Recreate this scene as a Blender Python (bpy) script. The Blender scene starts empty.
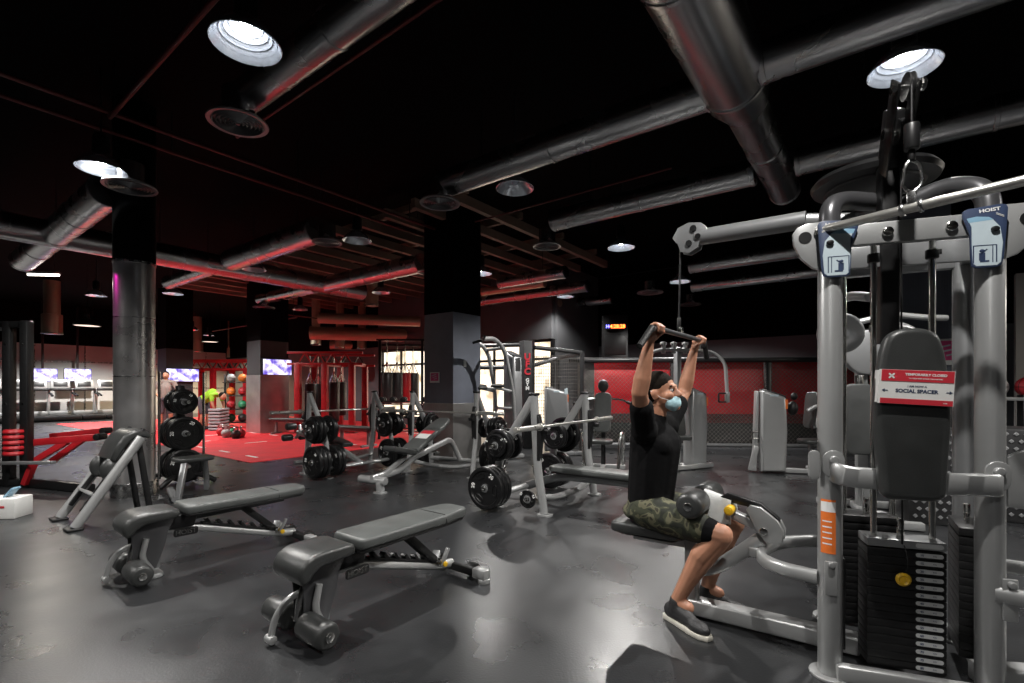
import bpy, bmesh, math, random
from mathutils import Vector, Matrix
R = math.radians
PI = math.pi
random.seed(7)
COL = bpy.context.scene.collection
F, HOR, CH = 483.0, 387.0, 1.3           # focal length in px, horizon row, eye height

def ground(px, py, h=0.0):
    """floor-plan point under a pixel for a thing at height h"""
    z = F * (CH - h) / (py - HOR)
    return Vector(((px - 512) / F * z, z, h))

def at(px, py, z):
    return Vector(((px - 512) / F * z, z, CH + (HOR - py) * z / F))

U = Vector((math.cos(R(53)), math.sin(R(53)), 0))      # the building's two grid directions
W = Vector((-U.y, U.x, 0))

# ------------------------------------------------------------------ materials
MATS = {}
def mat(name, col, metal=0.0, rough=0.5, var=0.12, scale=14, bump=0.0, spec=0.5, emit=None, estr=0.0, bscale=None, rvar=0.08):
    if name in MATS: return MATS[name]
    m = bpy.data.materials.new(name); m.use_nodes = True
    nt = m.node_tree; b = nt.nodes['Principled BSDF']
    tc = nt.nodes.new('ShaderNodeTexCoord')
    n = nt.nodes.new('ShaderNodeTexNoise'); n.inputs['Scale'].default_value = scale; n.inputs['Detail'].default_value = 4
    nt.links.new(tc.outputs['Object'], n.inputs['Vector'])
    r = nt.nodes.new('ShaderNodeValToRGB')
    c = Vector(col)
    r.color_ramp.elements[0].position = .3; r.color_ramp.elements[1].position = .7
    r.color_ramp.elements[0].color = (*(c * (1 - var)), 1); r.color_ramp.elements[1].color = (*(c * (1 + var)), 1)
    nt.links.new(n.outputs['Fac'], r.inputs['Fac']); nt.links.new(r.outputs['Color'], b.inputs['Base Color'])
    mr = nt.nodes.new('ShaderNodeMapRange'); mr.inputs['To Min'].default_value = max(.02, rough - rvar); mr.inputs['To Max'].default_value = min(1, rough + rvar)
    nt.links.new(n.outputs['Fac'], mr.inputs['Value']); nt.links.new(mr.outputs['Result'], b.inputs['Roughness'])
    b.inputs['Metallic'].default_value = metal; b.inputs['Specular IOR Level'].default_value = spec
    if bump:
        n2 = nt.nodes.new('ShaderNodeTexNoise'); n2.inputs['Scale'].default_value = bscale or scale * 8
        nt.links.new(tc.outputs['Object'], n2.inputs['Vector'])
        bp = nt.nodes.new('ShaderNodeBump'); bp.inputs['Strength'].default_value = bump; bp.inputs['Distance'].default_value = .01
        nt.links.new(n2.outputs['Fac'], bp.inputs['Height']); nt.links.new(bp.outputs['Normal'], b.inputs['Normal'])
    if emit:
        b.inputs['Emission Color'].default_value = (*emit, 1); b.inputs['Emission Strength'].default_value = estr
    MATS[name] = m
    return m

SILVER = mat('silver_paint', (.37, .375, .375), .45, .33, .03, 6, rvar=.02)
GREYP = mat('grey_paint', (.24, .245, .25), .4, .36, .03, 6, rvar=.02)
DARKP = mat('graphite_paint', (.10, .10, .105), .6, .3, .04, 6, rvar=.02)
CHROME = mat('chrome', (.62, .62, .60), 1, .16, .05, 20)
STEEL = mat('brushed_steel', (.42, .42, .42), 1, .27, .08, 20)
DUCT = mat('duct_steel', (.50, .50, .51), 1, .27, .06, 1.6, rvar=.03)
BLACK = mat('black_metal', (.010, .010, .0105), .2, .40, .2, 20)
RUBB = mat('black_rubber', (.009, .009, .009), 0, .45, .25, 18, .15, .35)
VINYL = mat('black_vinyl', (.034, .0355, .035), 0, .33, .12, 9, .12, bscale=260)
PADG = mat('grey_vinyl_pad', (.075, .08, .078), 0, .40, .10, 9, .15, bscale=260)
PLATE = mat('urethane_black', (.0065, .0065, .007), 0, .34, .2, 16, .05, .35)
WHITE = mat('white_print', (.75, .75, .74), 0, .5, .03)
RED = mat('red_paint', (.42, .012, .018), 0, .4, .15, 8)
REDV = mat('red_vinyl', (.50, .008, .016), 0, .42, .15, 4)
REDS = mat('sign_red', (.52, .03, .045), 0, .4, .05)
MAGENTA = mat('sign_magenta', (.60, .05, .20), 0, .4, .05)
YELLOW = mat('yellow_plastic', (.75, .45, .02), 0, .35, .08)
ORANGE = mat('orange_label', (.75, .17, .03), 0, .45, .08)
NAVY = mat('navy_print', (.03, .045, .09), 0, .35, .1)
LBLUE = mat('pale_blue_print', (.22, .38, .50), 0, .35, .1)
PAPER = mat('pale_print', (.45, .53, .57), 0, .35, .05)
STICK = mat('pale_sticker', (.42, .43, .43), 0, .45, .05)
BARS = mat('worn_steel_bar', (.50, .49, .46), .75, .3, .08, 20)
CARD = mat('white_card', (.70, .70, .68), 0, .5, .04)
WOODB = mat('brass_and_window_lit_steel', (.50, .42, .31), .7, .4, .06, 3)

# ------------------------------------------------------------------ mesh builder
class MB:
    def __init__(s, M=None):
        s.bm = bmesh.new(); s.M = M or Matrix.Identity(4); s.slot = 0
    def _v(s, p): return s.bm.verts.new(s.M @ Vector(p))
    def _f(s, vs):
        try:
            f = s.bm.faces.new(vs); f.material_index = s.slot; return f
        except ValueError: return None
    def merge(s, o, M=None):
        m = bpy.data.meshes.new('t'); o.bm.to_mesh(m)
        if M is not None: m.transform(M)
        m.transform(s.M); k = len(s.bm.faces); s.bm.from_mesh(m); bpy.data.meshes.remove(m)
        s.bm.faces.ensure_lookup_table()
        return s
    def box(s, c, d, bev=0.0, rot=None, seg=2):
        b = bmesh.new(); bmesh.ops.create_cube(b, size=1)
        bmesh.ops.scale(b, vec=Vector(d), verts=b.verts)
        if bev: bmesh.ops.bevel(b, geom=b.edges[:], offset=min(bev, min(d) * .49), segments=seg, affect='EDGES', profile=.5)
        M = Matrix.Translation(Vector(c))
        if rot is not None: M = M @ rot.to_4x4()
        s._take(b, M); return s
    def bar(s, p0, p1, w, h, bev=0.004, up=(0, 0, 1)):
        """box bar from p0 to p1, w across, h along up"""
        p0, p1 = Vector(p0), Vector(p1); d = p1 - p0; t = d.normalized(); u = Vector(up)
        if abs(t.dot(u)) > .98: u = Vector((0, 1, 0))
        x = t.cross(u).normalized(); u = x.cross(t)
        M = Matrix((x, t, u)).transposed()
        return s.box((p0 + p1) / 2, (w, d.length, h), bev, M)
    def _take(s, b, M):
        for f in b.faces: f.material_index = s.slot
        m = bpy.data.meshes.new('t'); b.to_mesh(m); b.free(); m.transform(s.M @ M); s.bm.from_mesh(m); bpy.data.meshes.remove(m)
    def sweep(s, pts, prof, up=None, closed=False, caps=True, scale=None):
        pts = [Vector(p) for p in pts]; n = len(pts); rings = []; nrm = None
        for i, p in enumerate(pts):
            a = pts[i - 1] if (i > 0 or closed) else None
            c = pts[(i + 1) % n] if (i < n - 1 or closed) else None
            t = ((p - a).normalized() if a is not None else Vector()) + ((c - p).normalized() if c is not None else Vector())
            if t.length < 1e-6: t = (c or p) - p
            t.normalize()
            if up is not None: nn = Vector(up)
            elif nrm is None: nn = Vector((0, 0, 1)) if abs(t.z) < .9 else Vector((1, 0, 0))
            else: nn = nrm
            nn = nn - t * nn.dot(t)
            if nn.length < 1e-5: nn = t.orthogonal()
            nn.normalize(); nrm = nn; bi = t.cross(nn)
            k = scale[i] if scale else 1
            rings.append([s._v(p + bi * q[0] * k + nn * q[1] * k) for q in prof])
        m = len(prof); rng = range(n if closed else n - 1)
        for i in rng:
            A, B = rings[i], rings[(i + 1) % n]
            for j in range(m): s._f([A[j], A[(j + 1) % m], B[(j + 1) % m], B[j]])
        if caps and not closed:
            s._f(rings[0][::-1]); s._f(rings[-1])
        return s
    def tube(s, pts, r, seg=12, closed=False, scale=None):
        return s.sweep(pts, [(r * math.cos(2 * PI * i / seg), r * math.sin(2 * PI * i / seg)) for i in range(seg)], None, closed, True, scale)
    def flat(s, pts, w, h, up=(0, 0, 1), closed=False):
        """flat bar: w across, h along up"""
        e = min(w, h) * .25
        a, b = w / 2, h / 2
        pr = [(-a + e, -b), (a - e, -b), (a, -b + e), (a, b - e), (a - e, b), (-a + e, b), (-a, b - e), (-a, -b + e)]
        return s.sweep(pts, pr, up, closed)
    def lathe(s, prof, M=None, seg=24):
        M = M or Matrix.Identity(4); rings = []
        for r, z in prof:
            if r < 1e-6: rings.append([s._v(M @ Vector((0, 0, z)))])
            else: rings.append([s._v(M @ Vector((r * math.cos(2 * PI * i / seg), r * math.sin(2 * PI * i / seg), z))) for i in range(seg)])
        for A, B in zip(rings, rings[1:]):
            for j in range(seg):
                k = (j + 1) % seg
                if len(A) == 1 and len(B) == 1: continue
                if len(A) == 1: s._f([A[0], B[j], B[k]])
                elif len(B) == 1: s._f([A[j], A[k], B[0]])
                else: s._f([A[j], A[k], B[k], B[j]])
        return s
    def cyl(s, p0, p1, r, r1=None, seg=20, bev=0.0):
        p0, p1 = Vector(p0), Vector(p1); d = p1 - p0; L = d.length
        M = Matrix.Translation(p0) @ d.to_track_quat('Z', 'Y').to_matrix().to_4x4()
        r1 = r if r1 is None else r1; b = min(bev, L * .45, r * .8)
        pr = [(0, 0), (r, 0), (r1, L), (0, L)] if not b else [(0, 0), (r - b, 0), (r - b * .3, b * .3), (r, b), (r1, L - b), (r1 - b * .3, L - b * .3), (r1 - b, L), (0, L)]
        return s.lathe(pr, M, seg)
    def cap(s, p0, p1, r0, r1=None, seg=12):
        """tapered capsule"""
        p0, p1 = Vector(p0), Vector(p1); d = p1 - p0; L = max(d.length, 1e-5); r1 = r0 if r1 is None else r1
        M = Matrix.Translation(p0) @ (d if d.length > 1e-5 else Vector((0, 0, 1))).to_track_quat('Z', 'Y').to_matrix().to_4x4()
        pr = [(r0 * math.sin(a), -r0 * math.cos(a)) for a in [PI / 2 * i / 4 for i in range(5)]]
        pr += [(r1 * math.cos(a), L + r1 * math.sin(a)) for a in [PI / 2 * i / 4 for i in range(5)]]
        pr[0] = (0, -r0); pr[-1] = (0, L + r1)
        return s.lathe(pr, M, seg)
    def ball(s, c, r, rot=None, seg=16):
        r = Vector(r) if not isinstance(r, (int, float)) else Vector((r, r, r))
        M = Matrix.Translation(Vector(c)) @ (rot.to_4x4() if rot is not None else Matrix.Identity(4)) @ Matrix.Diagonal((*r, 1))
        k = seg // 2
        pr = [(math.sin(PI * i / k), -math.cos(PI * i / k)) for i in range(k + 1)]; pr[0] = (0, -1); pr[-1] = (0, 1)
        return s.lathe(pr, M, seg)
    def prism(s, out, h0, h1, M=None, bev=0.0, seg=2):
        b = bmesh.new(); vs = [b.verts.new((x, y, h0)) for x, y in out]
        f = b.faces.new(vs); b.normal_update()
        e = bmesh.ops.extrude_face_region(b, geom=[f])
        bmesh.ops.translate(b, vec=(0, 0, h1 - h0), verts=[v for v in e['geom'] if isinstance(v, bmesh.types.BMVert)])
        bmesh.ops.recalc_face_normals(b, faces=b.faces)
        if bev:
            ed = [x for x in b.edges if abs(x.verts[0].co.z - x.verts[1].co.z) < 1e-6]
            bmesh.ops.bevel(b, geom=ed, offset=bev, segments=seg, affect='EDGES', profile=.5)
        s._take(b, M or Matrix.Identity(4)); return s
    def text(s, t, size, M, depth=.0012, bold=0.0):
        c = bpy.data.curves.new('t', 'FONT'); c.body = t; c.size = size; c.extrude = depth; c.offset = bold
        c.align_x = 'CENTER'; c.align_y = 'CENTER'; c.resolution_u = 3
        o = bpy.data.objects.new('t', c); COL.objects.link(o)
        bpy.context.view_layer.update()
        m = bpy.data.meshes.new_from_object(o.evaluated_get(bpy.context.evaluated_depsgraph_get()))
        bpy.data.objects.remove(o); bpy.data.curves.remove(c)
        m.transform(s.M @ M)
        for p in m.polygons: p.material_index = s.slot
        s.bm.from_mesh(m); bpy.data.meshes.remove(m); return s
    def build(s, name, material, parent=None, smooth=38, mods=None):
        bmesh.ops.recalc_face_normals(s.bm, faces=s.bm.faces)
        m = bpy.data.meshes.new(name); s.bm.to_mesh(m); s.bm.free()
        for k in (material if isinstance(material, (list, tuple)) else [material]): m.materials.append(k)
        if smooth:
            for p in m.polygons: p.use_smooth = True
            m.set_sharp_from_angle(angle=R(smooth))
        o = bpy.data.objects.new(name, m); COL.objects.link(o)
        if parent is not None: o.parent = parent
        return o

def fillet(pts, r, n=6, closed=False):
    pts = [Vector(p) for p in pts]; out = []; N = len(pts)
    for i, p in enumerate(pts):
        if not closed and i in (0, N - 1): out.append(p); continue
        a, c = pts[i - 1], pts[(i + 1) % N]
        k = min(r, (p - a).length * .48, (c - p).length * .48)
        q0 = p + (a - p).normalized() * k; q1 = p + (c - p).normalized() * k
        for j in range(n + 1):
            t = j / n
            out.append(q0 * (1 - t) ** 2 + p * 2 * t * (1 - t) + q1 * t * t)
    return out

def rrect(w, h, r, n=5, cx=0, cy=0):
    o = []
    for sx, sy, a0 in ((1, 1, 0), (-1, 1, 90), (-1, -1, 180), (1, -1, 270)):
        for j in range(n + 1):
            a = R(a0 + 90 * j / n)
            o.append((cx + sx * (w / 2 - r) + r * math.cos(a), cy + sy * (h / 2 - r) + r * math.sin(a)))
    return o

def frame(o, x, y):
    x = Vector(x).normalized(); y = Vector(y); y = (y - x * x.dot(y)).normalized(); z = x.cross(y)
    M = Matrix((x, y, z)).transposed().to_4x4(); M.translation = Vector(o); return M

def thing(name, label, cat, loc=(0, 0, 0), rotz=0.0, group=None):
    o = bpy.data.objects.new(name, None); COL.objects.link(o); o.empty_display_size = .1
    o.location = loc; o.rotation_euler = (0, 0, rotz); o['label'] = label; o['category'] = cat
    if group: o['group'] = group
    return o
def tag(o, label, cat, group=None, kind=None):
    if label: o['label'] = label
    if cat: o['category'] = cat
    if group: o['group'] = group
    if kind: o['kind'] = kind
    return o
KIDS = {}
def copy_tree(o, loc=None, rotz=None, label=None, parent=None):
    c = o.copy(); COL.objects.link(c)
    if parent is not None: c.parent = parent
    if loc is not None: c.location = loc
    if rotz is not None: c.rotation_euler = (0, 0, rotz)
    if label: c['label'] = label
    for k in list(o.children): copy_tree(k, parent=c)
    return c
# ================================================================== setting
def struct(name, mb, m, smooth=0):
    o = mb.build(name, m, smooth=smooth); o['kind'] = 'structure'; return o

def floor_mat():
    m = mat('rubber_floor', (.030, .0312, .033), 0, .30, .40, 1.3, .08, .5, bscale=90, rvar=.1)
    nt = m.node_tree; b = nt.nodes['Principled BSDF']; tc = [n for n in nt.nodes if n.type == 'TEX_COORD'][0]
    for l in list(nt.links):
        if l.to_socket in (b.inputs['Roughness'], b.inputs['Base Color']): nt.links.remove(l)
    def noise(sc_, det, dist=0.0):
        n = nt.nodes.new('ShaderNodeTexNoise'); n.inputs['Scale'].default_value = sc_; n.inputs['Detail'].default_value = det; n.inputs['Distortion'].default_value = dist; nt.links.new(tc.outputs['Object'], n.inputs['Vector']); return n
    a = noise(2.2, 8, .3); a2 = noise(.5, 3)
    mr = nt.nodes.new('ShaderNodeMapRange'); mr.inputs['From Min'].default_value = .32; mr.inputs['From Max'].default_value = .68; mr.inputs['To Min'].default_value = .25; mr.inputs['To Max'].default_value = .36; nt.links.new(a.outputs['Fac'], mr.inputs['Value']); nt.links.new(mr.outputs['Result'], b.inputs['Roughness'])
    mx = nt.nodes.new('ShaderNodeMath'); mx.operation = 'MULTIPLY_ADD'; mx.inputs[1].default_value = .5; nt.links.new(a.outputs['Fac'], mx.inputs[0])
    m2 = nt.nodes.new('ShaderNodeMath'); m2.operation = 'MULTIPLY'; m2.inputs[1].default_value = .5; nt.links.new(a2.outputs['Fac'], m2.inputs[0]); nt.links.new(m2.outputs[0], mx.inputs[2])
    cr = nt.nodes.new('ShaderNodeValToRGB'); cr.color_ramp.elements[0].position = .34; cr.color_ramp.elements[0].color = (.015, .0156, .0168, 1); cr.color_ramp.elements[1].position = .66; cr.color_ramp.elements[1].color = (.028, .0292, .031, 1)
    nt.links.new(mx.outputs[0], cr.inputs['Fac']); nt.links.new(cr.outputs['Color'], b.inputs['Base Color'])
    b.inputs['Specular IOR Level'].default_value = .6
    return m
mb = MB(); mb.box((-2, 14, -.05), (56, 44, .1)); struct('floor', mb, floor_mat())
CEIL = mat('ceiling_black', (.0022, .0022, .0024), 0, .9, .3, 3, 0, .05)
mb = MB(); mb.box((-2, 14, 4.75), (56, 44, .1)); struct('ceiling', mb, CEIL)

# red turf area with white dashes, laid along the building grid
mat('red_turf', (.62, .028, .035), 0, .75, .14, 3, .3, .3, bscale=300)
K = Vector((-4.48, 8.26, 0))
mb = MB(); M = frame(K, W, -U) ; M2 = frame(K + Vector((0, 0, .0)), W, U)
mb.box((7.2, 4.6, -.004), (14.4, 9.2, .012)); mb.bm.transform(M2)
struct('floor_red_turf', mb, MATS['red_turf'])
mb = MB(M2)
for i in range(7):
    mb.box((.7 + i * 1.15, .35, -.0115), (.40, .06, .004)); mb.box((.9 + i * 1.15, 2.6, -.0115), (.4, .07, .004)); mb.box((.5 + i * 1.3, 5.2, -.0115), (.5, .08, .004))
for a in ((4.2, .75), (5.6, 1.6), (3.0, 1.5), (8.5, 1.2), (10.4, 2.2)):
    mb.box((a[0], a[1], -.0115), (.05, .5, .004))
struct('floor_markings', mb, WHITE)

# walls
WG = mat('grey_wall', (.34, .33, .32), 0, .6, .10, 1.2)
WD = mat('charcoal_wall', (.085, .087, .092), 0, .6, .15, 1.5)
def wall(name, a, b, z0, z1, th, m, seams=0):
    a, b = Vector(a), Vector(b); d = (b - a)
    mb = MB(); mb.bar((a.x, a.y, (z0 + z1) / 2), (b.x, b.y, (z0 + z1) / 2), th, z1 - z0, 0)
    return struct(name, mb, m)
WLA = Vector((-18.5, 20.3, 0)); 
wall('wall_left', WLA - U * 16, WLA + U * 6.3, 0, 4.7, .2, WG)
mb = MB()
for i in range(12):
    p = WLA - W * .11 + U * (-12 + i * 1.55); mb.bar((p.x, p.y, 0), (p.x, p.y, 3.4), .03, .03, 0)
for z in (1.25, 2.35):
    a = WLA - W * .11 - U * 13; b = WLA - W * .11 + U * 6; mb.bar((a.x, a.y, z), (b.x, b.y, z), .03, .03, 0)
struct('trim_1', mb, STEEL)
B0 = Vector((-3.94, 17, 0))      # back wall line, runs along -W to the right
def bw(t): return B0 - W * t
# solid stretch, then two window openings
wall('wall_back', bw(-15), bw(-1.0), 0, 4.7, .2, WD)
wall('wall_back_lintel', bw(-1.0), bw(6.35), 2.62, 4.7, .2, WD)
wall('wall_back_sill', bw(-1.0), bw(6.35), 0, .22, .2, WD)
CREAM = mat('cream_daylight', (.8, .72, .58), 0, .7, .2, 1.3, emit=(1.0, .84, .62), estr=2.4)
mb = MB(); a, b = bw(-3.2) + U * 1.6, bw(6.25) + U * 1.6
mb.bar((a.x, a.y, 1.6), (b.x, b.y, 1.6), .05, 4.2, 0); o = struct('exterior_backdrop', mb, CREAM)
nt = CREAM.node_tree; bs = nt.nodes['Principled BSDF']
vn = nt.nodes.new('ShaderNodeTexNoise'); vn.inputs['Scale'].default_value = 2.2; vn.inputs['Detail'].default_value = 6
tcn = nt.nodes.new('ShaderNodeTexCoord'); nt.links.new(tcn.outputs['Object'], vn.inputs['Vector'])
cr = nt.nodes.new('ShaderNodeValToRGB'); cr.color_ramp.elements[0].position = .36; cr.color_ramp.elements[0].color = (.42, .34, .22, 1)
cr.color_ramp.elements[1].position = .52; cr.color_ramp.elements[1].color = (1, .87, .68, 1)
nt.links.new(vn.outputs['Fac'], cr.inputs['Fac']); nt.links.new(cr.outputs['Color'], bs.inputs['Emission Color'])
GLASS = bpy.data.materials.new('window_glass'); GLASS.use_nodes = True
g = GLASS.node_tree.nodes['Principled BSDF']; g.inputs['Transmission Weight'].default_value = 1; g.inputs['Roughness'].default_value = .02; g.inputs['IOR'].default_value = 1.05
MATS['glass'] = GLASS
def window(name, t0, t1):
    mb = MB(); z0, z1 = .22, 2.62
    for t in (t0, t1):
        p = bw(t); mb.bar((p.x, p.y, z0), (p.x, p.y, z1), .10, .14, .01, up=(U.x, U.y, 0))
    k = max(2, round((t1 - t0) / 1.1))
    for i in range(1, k):
        p = bw(t0 + (t1 - t0) * i / k); mb.bar((p.x, p.y, z0), (p.x, p.y, z1), .06, .07, .01, up=(U.x, U.y, 0))
    for z in (z0 + .04, 2.08, z1 - .04):
        a, b = bw(t0), bw(t1); mb.bar((a.x, a.y, z), (b.x, b.y, z), .07, .07, .01)
    o = struct(name, mb, BLACK)
    g = MB(); a, b = bw(t0), bw(t1); g.bar((a.x, a.y, 1.42), (b.x, b.y, 1.42), .012, 2.36, 0); g.build('pane', MATS['glass'], o, 0)
    return o
window('window_1', -1.0, 2.2); window('window_2', 2.2, 6.35)
WR = B0 - W * 6.35
wall('wall_jog', WR, WR + U * 2.6, 0, 4.7, .2, WD)
wr2 = WR + U * 2.6
WB = mat('blue_grey_wall', (.12, .128, .14), 0, .55, .12, 1.2)
wall('wall_right', wr2, wr2 - W * 16, 0, 4.7, .2, WB)
mb = MB(); a = wr2 - U * .11; b = a - W * 16
mb.bar((a.x, a.y, 3.62), (b.x, b.y, 3.62), .04, 2.1, 0); struct('trim_2', mb, CEIL)        # black paint above 2.6 m
mb = MB(); a = WLA - W * .11 - U * 16; b = WLA - W * .11 + U * 6.2
mb.bar((a.x, a.y, 3.9), (b.x, b.y, 3.9), .06, 1.7, 0); struct('trim_3', mb, CEIL)
mb = MB(); a = bw(-15) - U * .11; b = bw(-1.1) - U * .11
mb.bar((a.x, a.y, 3.75), (b.x, b.y, 3.75), .06, 2.0, 0); struct('trim_4', mb, CEIL)
# pale wall beside the tower
wall('wall_side', (7.6, 7.3, 0), (10.5, 5.0, 0), 0, 3.0, .15, WG)
wall('wall_behind', (-26, -6, 0), (12, -6, 0), 0, 4.7, .2, WD)
wall('wall_east', (13.5, -6, 0), (13.5, 12, 0), 0, 4.7, .2, WD)
wall('wall_west', (-26, -6, 0), (-26, 12, 0), 0, 4.7, .2, WG)

# columns
COLP = mat('column_blue_grey', (.115, .126, .155), 0, .5, .15, 2.5)
CLAD = mat('column_cladding', (.46, .45, .44), .85, .36, .16, 3)
def column(name, corner, s, clad_top, black_from, m):
    c = Vector((corner[0], corner[1], 0)) + (U + W) * (s / 2)
    M = frame(c, U, W)
    mb = MB(M); mb.box((0, 0, black_from / 2), (s, s, black_from)); o = struct(name, mb, m)
    mb = MB(M); mb.box((0, 0, (black_from + 4.7) / 2), (s + .004, s + .004, 4.7 - black_from)); k = mb.build('black_paint_or_shade', CEIL, o, 0)  # shadow on the column top, painted in as a black sleeve
    if clad_top:
        mb = MB(M)
        for z0, z1 in ((0, clad_top * .98),):
            mb.box((0, 0, (z0 + z1) / 2 + .01), (s + .03, s + .03, z1 - z0), .006)
        mb.build('cladding', CLAD, o, 0)
    return o, M
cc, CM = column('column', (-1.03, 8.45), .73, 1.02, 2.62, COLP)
COLD = mat('column_charcoal', (.035, .035, .037), 0, .5, .15, 2.5)
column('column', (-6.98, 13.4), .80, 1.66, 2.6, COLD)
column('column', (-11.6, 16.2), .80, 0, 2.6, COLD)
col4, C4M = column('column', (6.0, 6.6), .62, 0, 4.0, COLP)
# scrap of fluted board on the far column
mb = MB(C4M)
for i in range(22): mb.box((-.312, -.29 + i * .0276, 1.6), (.014, .012, 3.2))
mb.build('fluting', COLP, col4, 0)

# round steel-clad column
cx, cy = -4.57, 5.85
mb = MB(); mb.lathe([(.205, 0), (.205, 2.80), (.0, 2.80)], Matrix.Translation((cx, cy, 0)), 48)
METC = mat('column_steel', (.46, .45, .45), .85, .30, .30, 2.2, rvar=.12)
rc = struct('column_round', mb, METC, 30)
mb = MB(Matrix.Translation((cx, cy, 0))); mb.lathe([(0, 2.8), (.212, 2.8), (.212, 4.7)], None, 40); mb.build('black_paint_or_shade', CEIL, rc, 30)
mb = MB(Matrix.Translation((cx, cy, 0)))
for z in (.72, 1.42, 2.12): mb.lathe([(.205, z), (.2085, z + .002), (.2085, z + .012), (.205, z + .014)], None, 40)
mb.lathe([(.205, 2.77), (.214, 2.775), (.214, 2.80), (.205, 2.802)], None, 40)
mb.build('seam_ring', STEEL, rc, 30)
mb = MB(Matrix.Translation((cx, cy, 0))); mb.lathe([(.205, .165), (.232, .165), (.236, .155), (.236, .0)], None, 48); mb.build('kick_ring', STEEL, rc, 30)

# wall behind the fence: dark equipment wall with an LED clock box
# ================================================================== ceiling services
HD = 3.75
def duct(a, b, r, label, r1=None, taper_at=None, h=HD, rings=None, group='round steel air ducts'):
    DUCT = WOODB if group == 'pale far ducts' else MATS['duct_steel']  # far ducts get a beige with the window light painted in
    a, b = Vector((*a[:2], h)), Vector((*b[:2], h)); d = b - a; L = d.length; t = d / L
    root = thing('air_duct', label, 'duct', a, 0, group)
    Q = Matrix.Translation((0, 0, 0)) @ d.to_track_quat('Z', 'Y').to_matrix().to_4x4()
    r1 = r1 or r
    pr = [(0, 0), (r, 0)]
    if taper_at: pr += [(r, taper_at), (r1, taper_at + .35)]
    pr += [(r1, L), (0, L)]
    mb = MB(); mb.lathe(pr, Q, 28); mb.build('duct_shell', DUCT, root, 30)
    k = max(2, int(L / 1.3))
    for i in range(k + 1):
        z = .03 + (L - .06) * i / k; q = r if (not taper_at or z < taper_at) else r1
        mb = MB(); mb.lathe([(q - .002, z - .02), (q + .008, z - .014), (q + .008, z + .014), (q - .002, z + .02)], Q, 28)
        mb.build('seam_ring', DUCT, root, 30)
    for i in range(max(1, int(L / 2.2))):
        z = .6 + i * 2.2
        if z > L - .2: break
        q = t * z; q0 = r if (not taper_at or z < taper_at) else r1
        mb = MB(); mb.cyl((q.x, q.y, q0 * .9), (q.x, q.y, 4.7 - h), .006, seg=6); mb.build('hanger_rod', BLACK, root, 30)
    return root
def gp(px, py, h=HD): 
    p = ground(px, py, h); return p
D1a = Vector((1.91, 4.05, 0))
duct(D1a - U * 3.0, D1a + U * 2.5, .25, 'widest steel duct running overhead and narrowing toward the tower', .17, 2.9)
A0 = Vector((.575, 4.79, 0))
duct(A0 + W * 1.75, A0 - W * 1.35, .155, 'steel duct ending above the round vent over the benches')
duct(A0 - W * 1.72 - U * .12, A0 - W * 5.2 - U * .12, .15, 'short steel duct branching off the widest duct toward the spotlit ceiling')
DB = Vector((1.89, 6.16, 0))
duct(DB + W * 1.6, DB - W * 1.1, .15, 'steel duct passing behind the seated person over the arm of the tower')
duct(DB - W * 1.5, DB - W * 4.6, .15, 'steel duct crossing behind the tower mast')
def vd(px0, py0, px1, py1, r, label, h=HD): 
    return duct(gp(px0, py0, h), gp(px1, py1, h), r, label, h=h)
a = gp(690, 266); duct(a, a - W * 3.4, .15, 'uppermost of three parallel ducts above the red fence')
a = gp(692, 286); duct(a, a - W * 4.4, .15, 'middle one of three parallel ducts above the red fence')
a = gp(697, 300); duct(a, a - W * 5.2, .15, 'lowest one of three parallel ducts above the red fence')
a = gp(108, 190); duct(a, a + W * 5.6, .20, 'steel duct slanting down beside the round column top')
a = gp(40, 232); duct(a - U * 1.2, a + U * 6.0, .21, 'long steel duct passing behind the round column')
a = gp(318, 230); duct(a, a + W * 3.0, .20, 'steel duct ending at the vent beside the unlit lamp')
duct(a + W * 3.5, a + W * 6.3, .15, 'far stub of duct behind the round column')
a = gp(422, 263); duct(a, a + W * 3.4, .19, 'red-lit steel duct meeting the square column vent')
duct(a + W * 3.8, a + W * 6.6, .15, 'steel duct running to a vent over the television column')
a = gp(588, 286); duct(a, a + W * 3.6, .14, 'thin duct ending above the wall clock')
a = gp(612, 299); duct(a, a + W * 3.6, .13, 'thin duct in front of the far windows')
a = gp(566, 272); duct(a, a + W * 1.8, .13, 'short duct over the pull-up station')
a = gp(482, 303); duct(a, a + U * 5.5, .07, 'slender pipe-like duct leading to the clock wall')
x = ground(362, 8, HD); duct(x - W * 1.1, x + W * 1.72, .13, 'steel duct above the brightest lamp near the ceiling corner')

def vent(px, py, label, h=3.5, r=.24, neck=.16):
    p = ground(px, py, h)
    root = thing('ceiling_vent', label, 'vent', p, 0, 'round ceiling vents')
    mb = MB(); mb.lathe([(r, 0), (r + .004, .01), (r - .01, .028), (.14, .05), (neck * .8, .07)], None, 32); mb.lathe([(r, 0), (r - .03, .004), (r - .035, .02), (0, .025)], None, 32); mb.build('vent_rim', GREYP, root, 40)
    mb = MB()
    for k in range(6):
        q = .035 + k * .03; mb.lathe([(q - .009, .012), (q, -.006), (q + .009, .003), (q + .004, .014)], None, 28)
    mb.lathe([(0, -.008), (.018, -.004), (.02, .01)], None, 16); mb.build('vent_rings', DARKP, root, 40)
    mb = MB(); mb.lathe([(neck * .8, .05), (neck * .8, HD - h + .02)], None, 20); mb.build('vent_neck', DUCT, root, 40)
    return root
vent(238, 124, 'round ringed vent hanging below the brightest lamp', 3.5, .23)
vent(440, 204, 'round vent under the end of a duct above the benches')
vent(547, 247, 'round vent hanging between an unlit lamp and a lit lamp mid ceiling', 3.5, .22)
vent(327, 243, 'round vent touching the unlit lamp beside it', 3.5, .22)
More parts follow.
